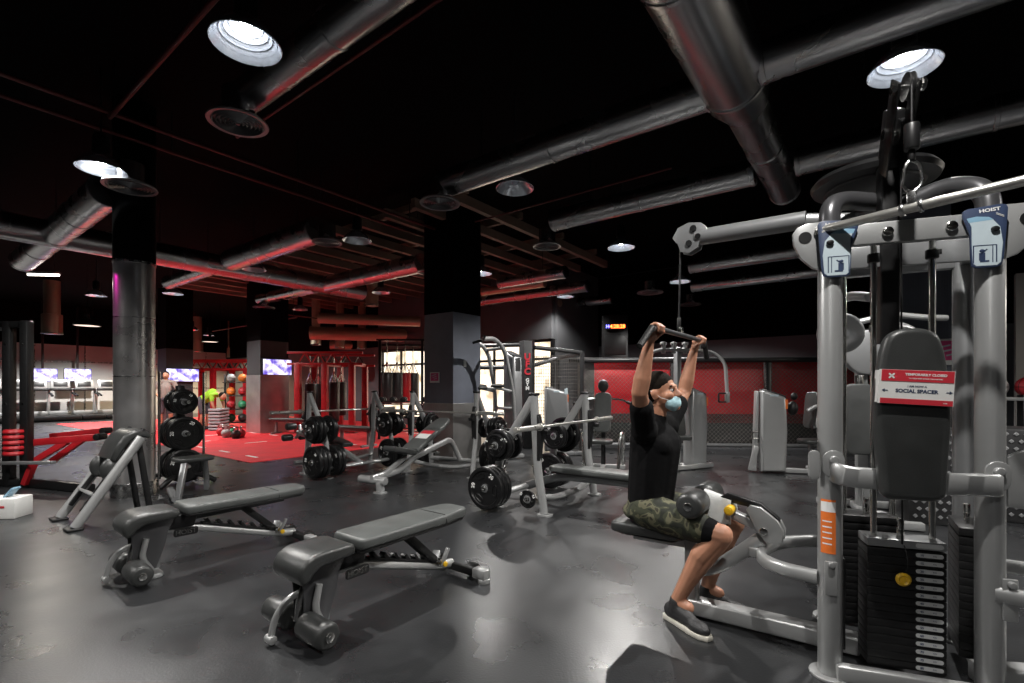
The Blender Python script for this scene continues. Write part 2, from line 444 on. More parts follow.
vent(130, 188, 'round vent overlapping the lamp at the round column', 3.5, .25)
vent(430, 273, 'round vent in front of the square column', 3.5, .24)
vent(650, 293, 'round vent beside the lit lamp behind the raised bar', 3.5, .3)
vent(264, 308, 'round vent on top of the television column', 3.5, .28)
vent(690, 305, 'smaller round vent under the three parallel ducts', 3.5, .28)
vent(710, 313, 'outermost far vent under the three parallel ducts', 3.5, .28)

# open brown joists of the far ceiling bay
JOI = mat('brown_joist', (.20, .135, .10), 0, .7, .2, 2)
mb = MB(); o_ = bw(2.5) - U * 3.4
for i in range(16):
    a = o_ + W * (-5.5 + i * .75) - U * 2.4; b = a + U * 5.6; mb.bar((a.x, a.y, 4.35), (b.x, b.y, 4.35), .10, .16, 0)
for i in range(4):
    a = o_ - U * (2.0 - i * 1.5) - W * 5.6; b = a + W * 11.4; mb.bar((a.x, a.y, 4.50), (b.x, b.y, 4.50), .08, .12, 0)
struct('ceiling_joists', mb, JOI)
# thin sprinkler pipes
PIPE = mat('dark_red_pipe', (.10, .015, .015), .2, .5, .2)
def pipe(px, py, d, l0, l1, h, label, r=.022):
    p = ground(px, py, h); a, b = p + d * l0, p + d * l1
    root = thing('sprinkler_pipe', label, 'pipe', a, 0, 'ceiling sprinkler pipes')
    v = b - a
    mb = MB(); mb.cyl((0, 0, 0), v, r, seg=10); mb.build('pipe_run', PIPE, root)
    mb = MB()
    for i in range(int(v.length / 2)): q = v.normalized() * (.7 + 2 * i); mb.cyl(q, q + Vector((0, 0, 4.7 - h)), .008, seg=6)
    mb.build('pipe_hanger', BLACK, root)
pipe(150, 72, W, -1.8, 1.2, 4.1, 'dark red pipe slanting past the brightest lamp')
pipe(200, 145, U, -3.5, 5, 4.15, 'long dark red pipe crossing above the round column')
pipe(240, 175, U, -3.5, 5, 4.2, 'second dark red pipe running beside the long one')
pipe(350, 60, W, -1.5, 2.2, 4.2, 'thin pipe beside the duct over the brightest lamp', .018)
pipe(500, 215, -W, -.5, 2.6, 3.9, 'thin pipe below the unlit lamp mid ceiling', .012)
pipe(330, 320, U, -2, 4, 3.6, 'far pipe in front of the television column', .02)
pipe(250, 325, -W, -3, 3, 3.4, 'far pipe crossing toward the round column', .02)

# lamps -------------------------------------------------------------
REFL = mat('reflector', (.62, .66, .72), .85, .22, .04, 40)
REFL.node_tree.nodes['Principled BSDF'].inputs['Metallic'].default_value = .7
BULB = mat('bulb_lit', (1, 1, 1), 0, .3, .01, emit=(.95, .97, 1.0), estr=60)
BULB0 = mat('bulb_off', (.45, .5, .6), 0, .25, .05)
HL = 3.6
def lamp_mesh(lit):
    root = thing('pendant_lamp', 'lamp', 'lamp')
    mb = MB(); pr = [(.218, 0), (.222, .004), (.200, .045), (.150, .10), (.085, .15), (.06, .16)]
    mb.lathe(pr + [(.055, .155), (.08, .143), (.145, .094), (.195, .040), (.214, .004), (.218, 0)], None, 40); mb.build('reflector', REFL, root, 50)
    mb = MB()
    for k in range(4):
        q = .10 + k * .03; z = .125 - (k * .03) * .85; mb.lathe([(q - .004, z), (q, z - .006), (q + .004, z)], None, 40)
    mb.build('prism_rings', REFL, root, 50)
    mb = MB(); mb.lathe([(0, .155), (.06, .155), (.075, .17), (.075, .34), (.05, .38), (0, .38)], None, 20); mb.build('housing', BLACK, root, 40)
    mb = MB(); mb.cyl((0, 0, .38), (0, 0, 4.7 - HL), .008, seg=8); mb.build('drop_rod', BLACK, root)
    mb = MB(); mb.ball((0, 0, .10), (.048, .048, .052)); mb.build('bulb', BULB if lit else BULB0, root)
    return root
LP = {True: None, False: None}
def lamp(p, lit, label, power=1.0, col=(1, .97, .93)):
    if LP[lit] is None: LP[lit] = lamp_mesh(lit); o = LP[lit]; o.location = (p.x, p.y, HL)
    else: o = copy_tree(LP[lit], (p.x, p.y, HL))
    o['label'] = label; o['group'] = 'lit ceiling lamps' if lit else 'unlit ceiling lamps'
    if lit:
        l = bpy.data.lights.new('lamp_light', 'SPOT'); l.energy = LAMP_W * power; l.color = col; l.spot_size = R(140); l.spot_blend = .5; l.shadow_soft_size = .035
        q = bpy.data.objects.new('lamp_light', l); COL.objects.link(q); q.location = (p.x, p.y, HL + .03)
    return o
LAMP_W = 520
def grid(i, j): return Vector((.03, 5.6, 0)) + U * (2.98 * i) + W * (3.5 * j)
def lp(px, py): return ground(px, py, HL)
lamp(lp(246, 45), True, 'largest bright round lamp beside the ringed vent')
lamp(lp(904, 70), True, 'bright round lamp directly above the tower mast')
lamp(lp(101, 170), True, 'bright round lamp over the round steel column')
lamp(lp(621, 248), True, 'bright lamp above the raised lat bar')
lamp(lp(680, 282), True, 'bright lamp under the three parallel ducts')
lamp(lp(481, 274), True, 'bright lamp in front of the square column edge')
lamp(lp(565, 297), True, 'bright lamp above the far window frame', .45)
lamp(lp(540, 322), True, 'small bright lamp deep in the ceiling by the windows', .25)
lamp(lp(173, 294), True, 'bright lamp behind the round column on its far side')
lamp(lp(132, 346), True, 'small far lamp over the treadmills')
lamp(lp(515, 189), False, 'unlit bluish lamp in the middle of the ceiling')
lamp(lp(357, 241), False, 'unlit bluish lamp touching a round vent')
lamp(lp(254, 270), False, 'unlit bluish lamp under the long steel duct')
lamp(lp(381, 293), False, 'unlit lamp near the square column')
lamp(lp(300, 310), False, 'unlit small lamp over the television column')
lamp(lp(192, 330), False, 'unlit small lamp over the person in green')
lamp(lp(590, 337), False, 'unlit small lamp beside the clock box')
for k, (i, j, pw) in enumerate(((-2, 0, .3), (-2, -1, .3), (-1, -1, .6), (0, -2, 1.1), (-2, 1, .7))):
    lamp(grid(i, j), True, 'round ceiling lamp out of view above the viewer', pw)['group'] = 'lamps beyond the frame'

# far strip lights over the treadmill zone and the rig
TUBE = mat('tube_lit', (1, 1, 1), 0, .4, .01, emit=(1, .96, .86), estr=9)
def strip(px, py, h, ln, d, label, watt=90):
    p = ground(px, py, h); root = thing('strip_light', label, 'strip light', p, 0, 'linear strip lights')
    b = p + d * ln; v = d * ln
    mb = MB(); mb.bar(-v * .0 + Vector((0, 0, .03)), v + Vector((0, 0, .03)), .12, .05, .01); mb.build('strip_housing', SILVER, root)
    mb = MB(); mb.cyl((0, 0, -.01), v + Vector((0, 0, -.01)), .022, seg=10); mb.build('tube', TUBE, root)
    mb = MB()
    for k in (.15, .85): mb.cyl(v * k + Vector((0, 0, .05)), v * k + Vector((0, 0, 4.7 - h)), .006, seg=6)
    mb.build('hanger_rod', BLACK, root)
    l = bpy.data.lights.new('strip_glow', 'AREA'); l.shape = 'RECTANGLE'; l.size = ln; l.size_y = .1; l.energy = watt; l.color = (1, .93, .82)
    q = bpy.data.objects.new('strip_glow', l); COL.objects.link(q); q.location = p + v / 2 + Vector((0, 0, -.05)); q.rotation_euler = (0, 0, math.atan2(d.y, d.x))
strip(28, 274, 3.6, .58, Vector((1, .1, 0)).normalized(), 'lit strip light under the slanting duct', 70)
e = WLA - W * 3.2
for i, s in enumerate((-4.5, 0, 4)):
    p = e + U * s; q = (512 + F * p.x / p.y, HOR - F * 2.4 / p.y)
    lamp(p, True, ('bright lamp over the end treadmill', 'bright lamp over the middle treadmills', 'added warm lamp tinting the wall at the far corner of the room')[i], (3.2, 3.2, 3.0)[i], ((1, .97, .93), (1, .97, .93), (1, .78, .5))[i])  # set to brighten the far wall; the corner one is added to warm it
p = Vector((-8.0, 15.6, 0)); lamp(p, True, 'bright lamp above the red training rig', .9)
p = Vector((-10.5, 12.2, 0)); lamp(p, True, 'bright lamp hanging above the red turf', 1.0)
p = Vector((9.3, 4.6, 0)); strip(512 + F * p.x / p.y, HOR - F * 1.9 / p.y, 3.2, 1.4, -W, 'unseen strip light brightening the pale wall by the tower', 170)  # unseen strip, powered to brighten the pale wall
# small magenta wash lamp on the round column
l = bpy.data.lights.new('magenta_spot', 'SPOT'); l.energy = 60; l.color = (1, .02, .55); l.spot_size = R(14); l.shadow_soft_size = .03
q = bpy.data.objects.new('magenta_spot', l); COL.objects.link(q); q.location = (-7.2, 5.2, 3.3); q.rotation_euler = (Vector((-4.7, 5.72, 2.3)) - Vector(q.location)).to_track_quat('-Z', 'Y').to_euler()

w = bpy.data.worlds.new('gym'); bpy.context.scene.world = w; w.use_nodes = True
w.node_tree.nodes['Background'].inputs['Color'].default_value = (.8, .85, 1, 1); w.node_tree.nodes['Background'].inputs['Strength'].default_value = .02

# camera -------------------------------------------------------------
cd = bpy.data.cameras.new('camera'); cam = bpy.data.objects.new('camera', cd); COL.objects.link(cam)
cam.location = (0, 0, CH); cam.rotation_euler = (R(90), 0, 0); cd.sensor_width = 36; cd.lens = F * 36 / 1024; cd.shift_y = (HOR - 341.5) / 1024
cd.clip_start = .05; cd.clip_end = 200
sc = bpy.context.scene; sc.camera = cam
sc.view_settings.view_transform = 'Standard'; sc.view_settings.look = 'None'; sc.view_settings.gamma = 1; sc.view_settings.use_curve_mapping = False
sc.view_settings.exposure = 0.0
try:
    sc.cycles.use_denoising = True; sc.cycles.max_bounces = 8; sc.cycles.sample_clamp_indirect = 6
except Exception: pass
# ================================================================== adjustable benches with leg rollers
XR = lambda a: Matrix.Rotation(a, 4, 'X')
def roller(mb, c, ax, L, r):
    c, ax = Vector(c), Vector(ax).normalized()
    mb.cyl(c - ax * L / 2, c + ax * L / 2, r, seg=28, bev=.022)
def make_bench(label):
    t = thing('adjustable_bench', label, 'weight bench', group='adjustable benches with leg rollers')
    # seat pad: rolls over at the front
    mb = MB()
    prof = [(-.062, .335), (-.050, .318), (-.025, .322), (.01, .362), (.05, .385), (.22, .395), (.245, .402), (.25, .43), (.24, .452), (.2, .462), (.06, .462), (.005, .455), (-.042, .432), (-.068, .395), (-.071, .36)]
    M = Matrix(((0, 0, 1, 0), (1, 0, 0, 0), (0, 1, 0, 0), (0, 0, 0, 1)))
    mb.prism(prof, -.142, .142, M, .022, 3); mb.build('seat_pad', VINYL, t, 50)
    # back pad with a narrower head end
    out = [(-.125, .285), (.125, .285), (.142, .305), (.145, .36), (.145, .86), (.142, .95), (.118, 1.13), (.098, 1.165), (.06, 1.182), (-.06, 1.182), (-.098, 1.165), (-.118, 1.13), (-.142, .95), (-.145, .86), (-.145, .36), (-.142, .305)]
    mb = MB(); mb.prism(out, .402, .466, None, .02, 3); bp = mb.build('back_pad', PADG, t, 50)
    mb = MB(); mb.tube([(-.143, .93, .4), (-.146, .93, .43), (-.13, .928, .466), (0, .925, .469), (.13, .928, .466), (.146, .93, .43), (.143, .93, .4)], .0035, 6); mb.build('seam', VINYL, bp)
    mb = MB(); mb.prism([(x * .93, .02 + y * .97) for x, y in out], .388, .403, None, .004); mb.build('pad_board', BLACK, t)
    # beams
    mb = MB()
    mb.bar((0, .26, .36), (0, 1.02, .375), .07, .045, .006); mb.bar((-.06, .3, .385), (-.06, 1.0, .39), .02, .02); mb.bar((.06, .3, .385), (.06, 1.0, .39), .02, .02)
    mb.build('back_beam', BLACK, t)
    mb = MB(); mb.prism([(.20, .30), (.36, .30), (.38, .36), (.35, .39), (.18, .39), (.17, .36)], -.045, .045, M, .004); mb.build('hinge_block', BLACK, t)
    # front column: two black side plates and a chrome slide
    for sx in (-1, 1):
        mb = MB(); mb.prism([(.0, .10), (.05, .06), (.13, .06), (.18, .2), (.20, .30), (.24, .385), (.02, .385), (-.01, .32), (.0, .22)], sx * .05 - .005, sx * .05 + .005, M, .003)
        mb.build('side_plate', BLACK if sx < 0 else DARKP, t)
    mb = MB(); mb.tube(fillet([(0, .10, .385), (0, .02, .24), (0, -.005, .10)], .05), .024, 14); mb.build('slide_tube', CHROME, t)
    mb = MB(); mb.bar((0, .14, .37), (0, .13, .05), .07, .06, .01); mb.build('front_column', GREYP, t)
    mb = MB(); mb.prism(rrect(.19, .10, .04, 5, 0, .12), 0, .03, None, .006); mb.build('front_foot', SILVER, t)
    mb = MB(); mb.tube(fillet([(.06, .10, .06), (.085, .04, .16), (.075, .07, .28)], .05), .018, 12); mb.build('front_brace', SILVER, t)
    mb = MB(); mb.ball((-.035, .03, .335), .02); mb.cyl((-.035, .03, .335), (0, .06, .335), .008); mb.build('selector_knob', YELLOW, t)
    # rollers
    mb = MB(); mb.cyl((-.285, 0, .095), (.285, 0, .095), .014); mb.build('axle', CHROME, t)
    for sx in (-1, 1):
        mb = MB(); roller(mb, (sx * .168, 0, .095), (1, 0, 0), .222, .066); ro = mb.build('leg_roller', VINYL, t, 50)
        mb = MB(); mb.cyl((sx * .278, 0, .095), (sx * .287, 0, .095), .024, bev=.003); mb.cyl((sx * .285, 0, .095), (sx * .291, 0, .095), .009); mb.build('end_cap', CHROME, ro)
    mb = MB(); mb.flat(fillet([(-.02, .03, .23), (-.03, -.04, .215), (-.045, -.10, .14), (-.05, -.12, .03)], .05), .032, .024, (1, 0, 0)); mb.cyl((-.08, -.12, .035), (-.02, -.12, .035), .022, bev=.005); mb.build('foot_lever', SILVER, t)
    # adjusting rail: grey tube with a toothed black rack
    mb = MB(); mb.tube(fillet([(0, .16, .30), (0, .34, .29), (0, 1.0, .085), (0, 1.12, .07)], .08), .03, 14); mb.build('base_tube', SILVER, t)
    mb = MB(); a, b = Vector((0, .42, .30)), Vector((0, .93, .135)); mb.bar(a, b, .05, .018, .003)
    d = (b - a).normalized()
    for i in range(6):
        p = a + d * (.06 + i * .085); mb.bar(p + Vector((0, 0, .0)), p + Vector((0, -.03, .045)), .05, .022, .003)
    mb.build('notched_rack', BLACK, t)
    mb = MB()
    for sx in (-1, 1): mb.bar((sx * .034, .70, .37), (sx * .034, .94, .145), .008, .045, .003)
    mb.bar((-.04, .95, .14), (.04, .95, .14), .03, .03, .005)
    mb.build('back_strut', BLACK, t)
    mb = MB(); mb.cyl((-.07, .95, .145), (.07, .95, .145), .014, bev=.004); mb.build('strut_pin', CHROME, t)
    mb = MB(); mb.bar((.05, .97, .10), (.07, 1.02, .215), .035, .02, .005); mb.bar((.01, .96, .12), (-.01, .99, .19), .05, .03, .005); mb.build('transport_handle', SILVER, t)
    mb = MB(); mb.cyl((.02, .99, .12), (.085, .985, .115), .017, bev=.004); mb.build('grip_cap', YELLOW, t)
    # rear foot
    mb = MB(); mb.bar((-.27, 1.12, .055), (.27, 1.12, .055), .05, .05, .008); mb.build('rear_crossbar', BLACK, t)
    for sx in (-1, 1):
        mb = MB(); mb.bar((sx * .22, 1.12, .058), (sx * .33, 1.12, .058), .07, .07, .014); mb.cyl((sx * .30, 1.12, .0), (sx * .30, 1.12, .03), .04, bev=.004); mb.build('rear_foot', SILVER, t)
    for sx in (-1, 1): mb = MB(); mb.cyl((sx * .13, 1.165, .05), (sx * .19, 1.165, .05), .045, bev=.008); mb.build('wheel', RUBB, t)
    # maker's plate on the side
    mb = MB(); mb.prism(rrect(.15, .052, .014, 3), -.003, .003, frame((.076, .30, .275), (0, 1, 0), (0, 0, 1))); pl = mb.build('badge', BLACK, t)
    mb = MB(); mb.text('HOIST', .046, frame((.0805, .30, .275), (0, 1, 0), (0, 0, 1)), .0006); mb.build('lettering', CHROME, pl, 0)
    return t
bench = make_bench('black padded bench with leg rollers closest to the seated man')
bench.location = (-1.10, 2.49, 0); bench.rotation_euler = (0, 0, R(-37))
copy_tree(bench, (-2.56, 3.24, 0), R(-39), 'black padded bench with leg rollers beside the slanted ab bench')

# ================================================================== weight plates
def plate_mesh(name, r, th, num, label):
    t = thing('weight_plate', label, 'weight plate')
    h = th / 2
    pr = [(.027, -h * .7), (.05, -h * .7), (.055, -h * .55), (r * .5, -h * .55), (r * .78, -h * .6), (r * .82, -h), (r - .012, -h), (r - .003, -h * .8), (r, -h * .4), (r, h * .4), (r - .003, h * .8), (r - .012, h), (r * .82, h), (r * .78, h * .6), (r * .5, h * .55), (.055, h * .55), (.05, h * .7), (.027, h * .7), (.027, -h * .7)]
    mb = MB(); mb.lathe(pr, Matrix.Rotation(PI / 2, 4, 'Y'), 32)
    mb.build('plate_body', PLATE, t, 40)
    mb = MB(); mb.lathe([(.027, -h * .72), (.043, -h * .75), (.043, h * .75), (.027, h * .72)], Matrix.Rotation(PI / 2, 4, 'Y'), 20); mb.build('hub_ring', GREYP, t, 40)
    for k in range(3):                                             # three grip openings, dark, with a raised rim
        a = 2 * PI * k / 3 + PI / 2
        mb = MB()
        for s in (-1, 1):
            pts = []
            for q, e in ((.50, -.42), (.50, .42), (.72, .36), (.72, -.36)): pts.append(Vector((s * h * .6, r * q * math.cos(a + e), r * q * math.sin(a + e))))
            mb.tube(fillet(pts, .02, 3, True), .005, 6, True)
        mb.build('grip_rim', PLATE, t, 60)
    mb = MB()
    for s in (-1, 1):
        for k, tx in enumerate((num, 'KG', num)):
            a = PI / 2 + k * 2 * PI / 3 + PI / 3
            if tx == 'KG': continue
            o = Vector((s * h * 1.0, r * .9 * math.cos(a), r * .9 * math.sin(a))) if r < .15 else Vector((s * h * .72, r * .68 * math.cos(a), r * .68 * math.sin(a)))
            rad = Vector((0, math.cos(a), math.sin(a))); xx = Vector((s, 0, 0)); tx_ = rad.cross(xx)
            mb.text(num, r * (.26 if r > .15 else .3), frame(o, tx_, rad), .003, .001)
    mb.build('lettering', WHITE, t, 0)
    return t
PT = {20: (.225, .062), 15: (.20, .052), 10: (.165, .048), 5: (.125, .038), 2: (.095, .03)}
PP = {}
ROTS = random.Random(3)
def plates(M, specs, side, where, group):
    """slide plates on a peg; M maps local to world, peg runs along side*X from the peg origin in specs[0]"""
    (x, y, z), kinds = specs
    off = 0
    for i, k in enumerate(kinds):
        r, th = PT[k]
        q = M @ Vector((x + side * (off + th / 2 + .002), y, z - .0)); off += th + .004
        lab = where[i] if isinstance(where, (list, tuple)) else where
        if k not in PP:
            o = PP[k] = plate_mesh('plate', r, th, {20: '20', 15: '15', 10: '10', 5: '5', 2: '2.5'}[k], lab)
        else: o = copy_tree(PP[k], label=lab)
        o.location = q; o['group'] = group
        yaw = math.atan2(M[1][0], M[0][0]); a = ROTS.uniform(-.5, .5)
        o.rotation_mode = 'XYZ'; o.rotation_euler = (Matrix.Rotation(yaw, 3, 'Z') @ Matrix.Rotation(a, 3, 'X')).to_euler('XYZ')

# ================================================================== bench press stations
OVAL = [(.047 * math.cos(2 * PI * i / 14), .030 * math.sin(2 * PI * i / 14)) for i in range(14)]
def make_press(label, kind, loc, rot, cat='bench press', hs=.58):
    t = thing('bench_press_station', label, cat, loc, R(rot), 'bench press stations')
    for s in (-1, 1):
        x = s * hs
        mb = MB(); mb.sweep(fillet([(x, -.10, .015), (x, -.085, .12), (x, -.02, .48), (x, .02, 1.22)], .15), OVAL, (1, 0, 0)); u = mb.build('upright', SILVER, t, 50)
        mb = MB(); mb.box((x, .02, 1.225), (.066, .10, .03), .01); mb.build('top_cap', BLACK, u)
        mb = MB(); mb.prism(rrect(.11, .15, .03, 4, x, -.11), 0, .015); mb.build('foot_plate', SILVER, u)
        mb = MB(); mb.sweep(fillet([(x, .03, 1.19), (x, .30, .80), (x, .46, .55), (x, .50, .05)], .2), OVAL, (1, 0, 0)); u2 = mb.build('rear_leg', SILVER, t, 50)
        mb = MB(); mb.prism(rrect(.11, .15, .03, 4, x, .50), 0, .015); mb.build('foot_plate', SILVER, u2)
        mb = MB(); mb.prism([(-.165, .86), (-.13, .86), (-.07, .93), (-.045, 1.02), (-.03, 1.02), (-.03, .55), (-.06, .55), (-.085, .82), (-.15, .82)], x - .03, x + .03, Matrix(((0, 0, 1, 0), (1, 0, 0, 0), (0, 1, 0, 0), (0, 0, 0, 1))), .006); mb.build('bar_catch', BLACK, t)
        for (py, pz) in ((.38, .69), (.48, .245)):
            mb = MB(); mb.cyl((x, py, pz), (x + s * .27, py, pz), .024, bev=.006); mb.cyl((x + s * .03, py, pz), (x + s * .045, py, pz), .045, bev=.004); mb.build('plate_peg', CHROME, t)
            mb = MB(); mb.cyl((x, py, pz), (x - s * .16, py, pz), .024, bev=.006); mb.build('plate_peg', CHROME, t)
    mb = MB(); mb.sweep([(-hs, .49, .14), (hs, .49, .14)], OVAL, (0, 0, 1)); mb.build('rear_crossbar', SILVER, t, 50)
    mb = MB(); mb.sweep(fillet([(-hs, -.06, .18), (-.25, -.06, .12), (.25, -.06, .12), (hs, -.06, .18)], .2), OVAL, (0, 0, 1)); mb.build('front_crossbar', SILVER, t, 50)
    pz = .43
    if kind == 'flat':
        out = [(-.14, -1.18), (-.12, -1.215), (.12, -1.215), (.14, -1.18), (.14, -.1), (.12, .10), (.09, .13), (-.09, .13), (-.12, .10), (-.14, -.1)]
        mb = MB(); mb.prism(out, .355, .42, None, .02, 3); mb.build('bench_pad', PADG, t, 50)
        mb = MB(); mb.prism([(a * .9, b * .97 - .015) for a, b in out], .34, .357, None, .004); mb.build('pad_board', BLACK, t)
        mb = MB(); mb.sweep(fillet([(0, .48, .14), (0, .05, .30), (0, -.8, .31), (0, -1.05, .2), (0, -1.12, .05)], .2), OVAL, (1, 0, 0)); mb.build('spine', GREYP, t, 50)
        mb = MB(); mb.bar((-.25, -1.12, .04), (.25, -1.12, .04), .07, .05, .012); mb.build('front_foot', SILVER, t)
    elif kind == 'incline':
        M = Matrix.Translation((0, -.78, .40)) @ XR(R(24))
        out = [(-.14, .02), (.14, .02), (.145, .2), (.14, .72), (.11, .90), (.07, .94), (-.07, .94), (-.11, .90), (-.14, .72), (-.145, .2)]
        mb = MB(M); mb.prism(out, 0, .065, None, .02, 3); bp = mb.build('back_pad', PADG, t, 50)
        mb = MB(M); mb.box((.0, .36, .0665), (.2, .13, .002)); st = mb.build('notice_sticker', CARD, bp, 0)
        mb = MB(M); mb.box((.0, .47, .0668), (.2, .09, .003)); mb.build('sticker_header', REDS, st, 0)
        M2 = Matrix.Translation((0, -.80, .40)) @ XR(R(-14))
        mb = MB(M2); mb.prism([(-.10, -.40), (.10, -.40), (.145, -.3), (.15, -.02), (.12, 0), (-.12, 0), (-.15, -.02), (-.145, -.3)], -.02, .05, None, .02, 3); mb.build('seat_pad', VINYL, t, 50)
        mb = MB(); mb.sweep(fillet([(0, .48, .14), (0, .2, .5), (0, -.7, .33), (0, -.95, .2), (0, -1.5, .17)], .12), OVAL, (1, 0, 0)); mb.build('spine', SILVER, t, 50)
        mb = MB(); mb.bar((0, -.86, .36), (0, -1.42, .14), .06, .05, .01); mb.build('seat_brace', SILVER, t)
        mb = MB(); mb.cyl((-.24, -1.45, .15), (.18, -1.45, .15), .05, bev=.012, seg=20); mb.build('foot_bar', SILVER, t)
        mb = MB(); mb.bar((.1, -1.47, .14), (.1, -1.45, .015), .07, .08, .01); mb.prism(rrect(.16, .11, .03, 4, .1, -1.46), 0, .016); mb.build('front_foot', SILVER, t)
    else:
        M = Matrix.Translation((0, .05, .36)) @ XR(R(-9))
        mb = MB(M); mb.prism([(-.14, -1.05), (.14, -1.05), (.145, -.2), (.11, .05), (-.11, .05), (-.145, -.2)], 0, .065, None, .02, 3); mb.build('back_pad', VINYL, t, 50)
        mb = MB(); mb.sweep(fillet([(0, .48, .14), (0, .0, .3), (0, -.9, .46), (0, -1.35, .5)], .15), OVAL, (1, 0, 0)); mb.build('spine', SILVER, t, 50)
        mb = MB(); mb.bar((0, -.95, .45), (0, -1.1, .02), .07, .06, .01); mb.bar((-.2, -1.1, .03), (.2, -1.1, .03), .07, .05, .01); mb.build('front_foot', SILVER, t)
        for z, y in ((.62, -1.3), (.42, -1.42)):
            for s in (-1, 1):
                mb = MB(); roller(mb, (s * .15, y, z), (1, 0, 0), .18, .06); mb.build('leg_roller', VINYL, t, 50)
        mb = MB(); mb.bar((0, -1.25, .5), (0, -1.3, .64), .05, .04, .008); mb.bar((0, -1.3, .48), (0, -1.42, .40), .05, .04, .008); mb.build('roller_arm', SILVER, t)
    return t, Matrix.Translation(Vector(loc)) @ Matrix.Rotation(R(rot), 4, 'Z')

def barbell(M, y, z, label):
    mat_ = M @ Matrix.Translation((0, y, z))
    t = thing('barbell', label, 'barbell', mat_.translation, math.atan2(M[1][0], M[0][0]), 'bare barbells on bench stations')
    mb = MB(); mb.cyl((-.66, 0, 0), (.66, 0, 0), .0145, seg=14); mb.build('shaft', BARS, t)
    for s in (-1, 1):
        mb = MB(); mb.cyl((s * .66, 0, 0), (s * 1.10, 0, 0), .026, seg=18, bev=.004); mb.cyl((s * .645, 0, 0), (s * .675, 0, 0), .038, seg=18, bev=.004); mb.build('sleeve', BARS, t)
    return t
def stock(M, hs, sets, tagtxt):
    for (s, k, kinds) in sets:
        py, pz = ((.38, .69), (.48, .245))[k]
        pos = ['innermost', 'second', 'third', 'fourth', 'outermost']
        n = len(kinds)
        nm = {1: ['single'], 2: ['inner', 'outer'], 3: ['innermost', 'middle', 'outermost'], 4: ['innermost', 'second', 'third', 'outermost']}[n]
        side = tagtxt[1] if s > 0 else tagtxt[2]
        labs = [f'{nm[i]} {k_}-kilo plate, {"upper" if k == 0 else "lower"} peg, {side}, {tagtxt[0]}' for i, k_ in enumerate(kinds)]
        plates(M, ((s * (hs + .05), py, pz), kinds), s, labs, 'weight plates on bench station pegs')
# flat station nearest the man
p3, M3 = make_press('flat bench press station next to the seated man', 'flat', (.575, 5.42, 0), 55)
barbell(M3, -.10, .90, 'bare barbell on the flat station next to the seated man')
stock(M3, .58, ((-1, 0, (10, 10, 5)), (-1, 1, (20, 20, 20)), (1, 0, (10, 20)), (1, 1, (20, 20))), ('flat press station', 'far frame', 'near frame'))
# small plate leaning on the front crossbar stub
mb = MB(); 
# incline station in front of the square column
p2, M2_ = make_press('incline bench press station before the square column, sticker on its pad', 'incline', (-1.04, 7.26, 0), -27)
barbell(M2_, -.10, .93, 'bare barbell on the incline station before the square column')
stock(M2_, .58, ((1, 0, (10, 10, 10, 5)), (1, 1, (20, 20)), (-1, 0, (10, 5)), (-1, 1, (20, 20, 20))), ('incline press station', 'tower-side frame', 'turf-side frame'))
# decline station beside the red turf
p1, M1 = make_press('decline bench press station standing beside the red turf', 'decline', (-2.68, 7.66, 0), -127)
barbell(M1, -.10, .93, 'bare barbell on the decline station beside the red turf')
stock(M1, .58, ((1, 0, (15, 15, 10)), (1, 1, (20, 20, 20)), (-1, 0, (15, 10, 10)), (-1, 1, (20, 20))), ('decline press station', 'near frame', 'far frame'))

def inner_stock(M, hs, sets, nm):
    for (s, k, kinds, side) in sets:
        py, pz = ((.38, .69), (.48, .245))[k]
        w_ = 'upper' if k == 0 else 'lower'
        plates(M, ((s * (hs - .05), py, pz), kinds), -s, [f'{q} {v}-kilo plate on the inward {w_} peg, {side}, {nm}' for q, v in zip(('first', 'second', 'third'), kinds)], 'weight plates on bench station pegs')
inner_stock(M3, .58, ((-1, 0, (10, 5), 'near frame'), (1, 0, (10, 10), 'far frame'), (1, 1, (20,), 'far frame')), 'flat press station')
inner_stock(M2_, .58, ((1, 0, (10, 5), 'tower-side frame'), (1, 1, (20,), 'tower-side frame'), (-1, 0, (15, 10), 'turf-side frame')), 'incline press station')
inner_stock(M1, .58, ((1, 0, (15, 10), 'near frame'), (1, 1, (20, 20), 'near frame'), (-1, 0, (15,), 'far frame'), (-1, 1, (20,), 'far frame')), 'decline press station')
# small dumbbell plate seen under the flat station frame
def bend_small():
    q = (M3 @ Vector((-.60, -.02, .165)))
    plates(M3, ((-.62, .06, .155), (2,)), -1, ['tiny loose plate on the floor-level stub of the flat station'], 'weight plates on bench station pegs')
mb = MB(); mb.cyl((-.58, .06, .155), (-.70, .06, .155), .018, bev=.004); mb.build('plate_peg', CHROME, p3)
bend_small()

# ================================================================== slanted ab bench by the round column
t = thing('ab_bench', 'slanted ab bench of two thick grey tubes with rounded black pad', 'exercise bench', (-4.2, 4.56, 0), R(-37))
for s in (-1, 1):
    x = s * .285
    mb = MB(); mb.tube([(x, 0, .02), (x, .50, .80)], .042, 18); l = mb.build('slanted_tube', SILVER, t, 50)
    mb = MB(); mb.box((x, -.01, .012), (.17, .12, .024), .008); mb.build('foot_plate', BLACK, l)
    mb = MB(); mb.bar((x * .72, .06, .14), (x * .72, .54, .88), .05, .035, .008); mb.build('inner_rail', BLACK, t)
    mb = MB(); mb.ball((x * .62, .28, .50), (.055, .085, .11)); mb.build('ankle_pad', VINYL, t)
    mb = MB(); mb.bar((x * .7, .50, .74), (x * .7, .60, .0), .05, .05, .01); mb.build('rear_strut', BLACK, t)
mb = MB(); M = Matrix(((0, 0, 1, 0), (1, 0, 0, 0), (0, 1, 0, 0), (0, 0, 0, 1)))
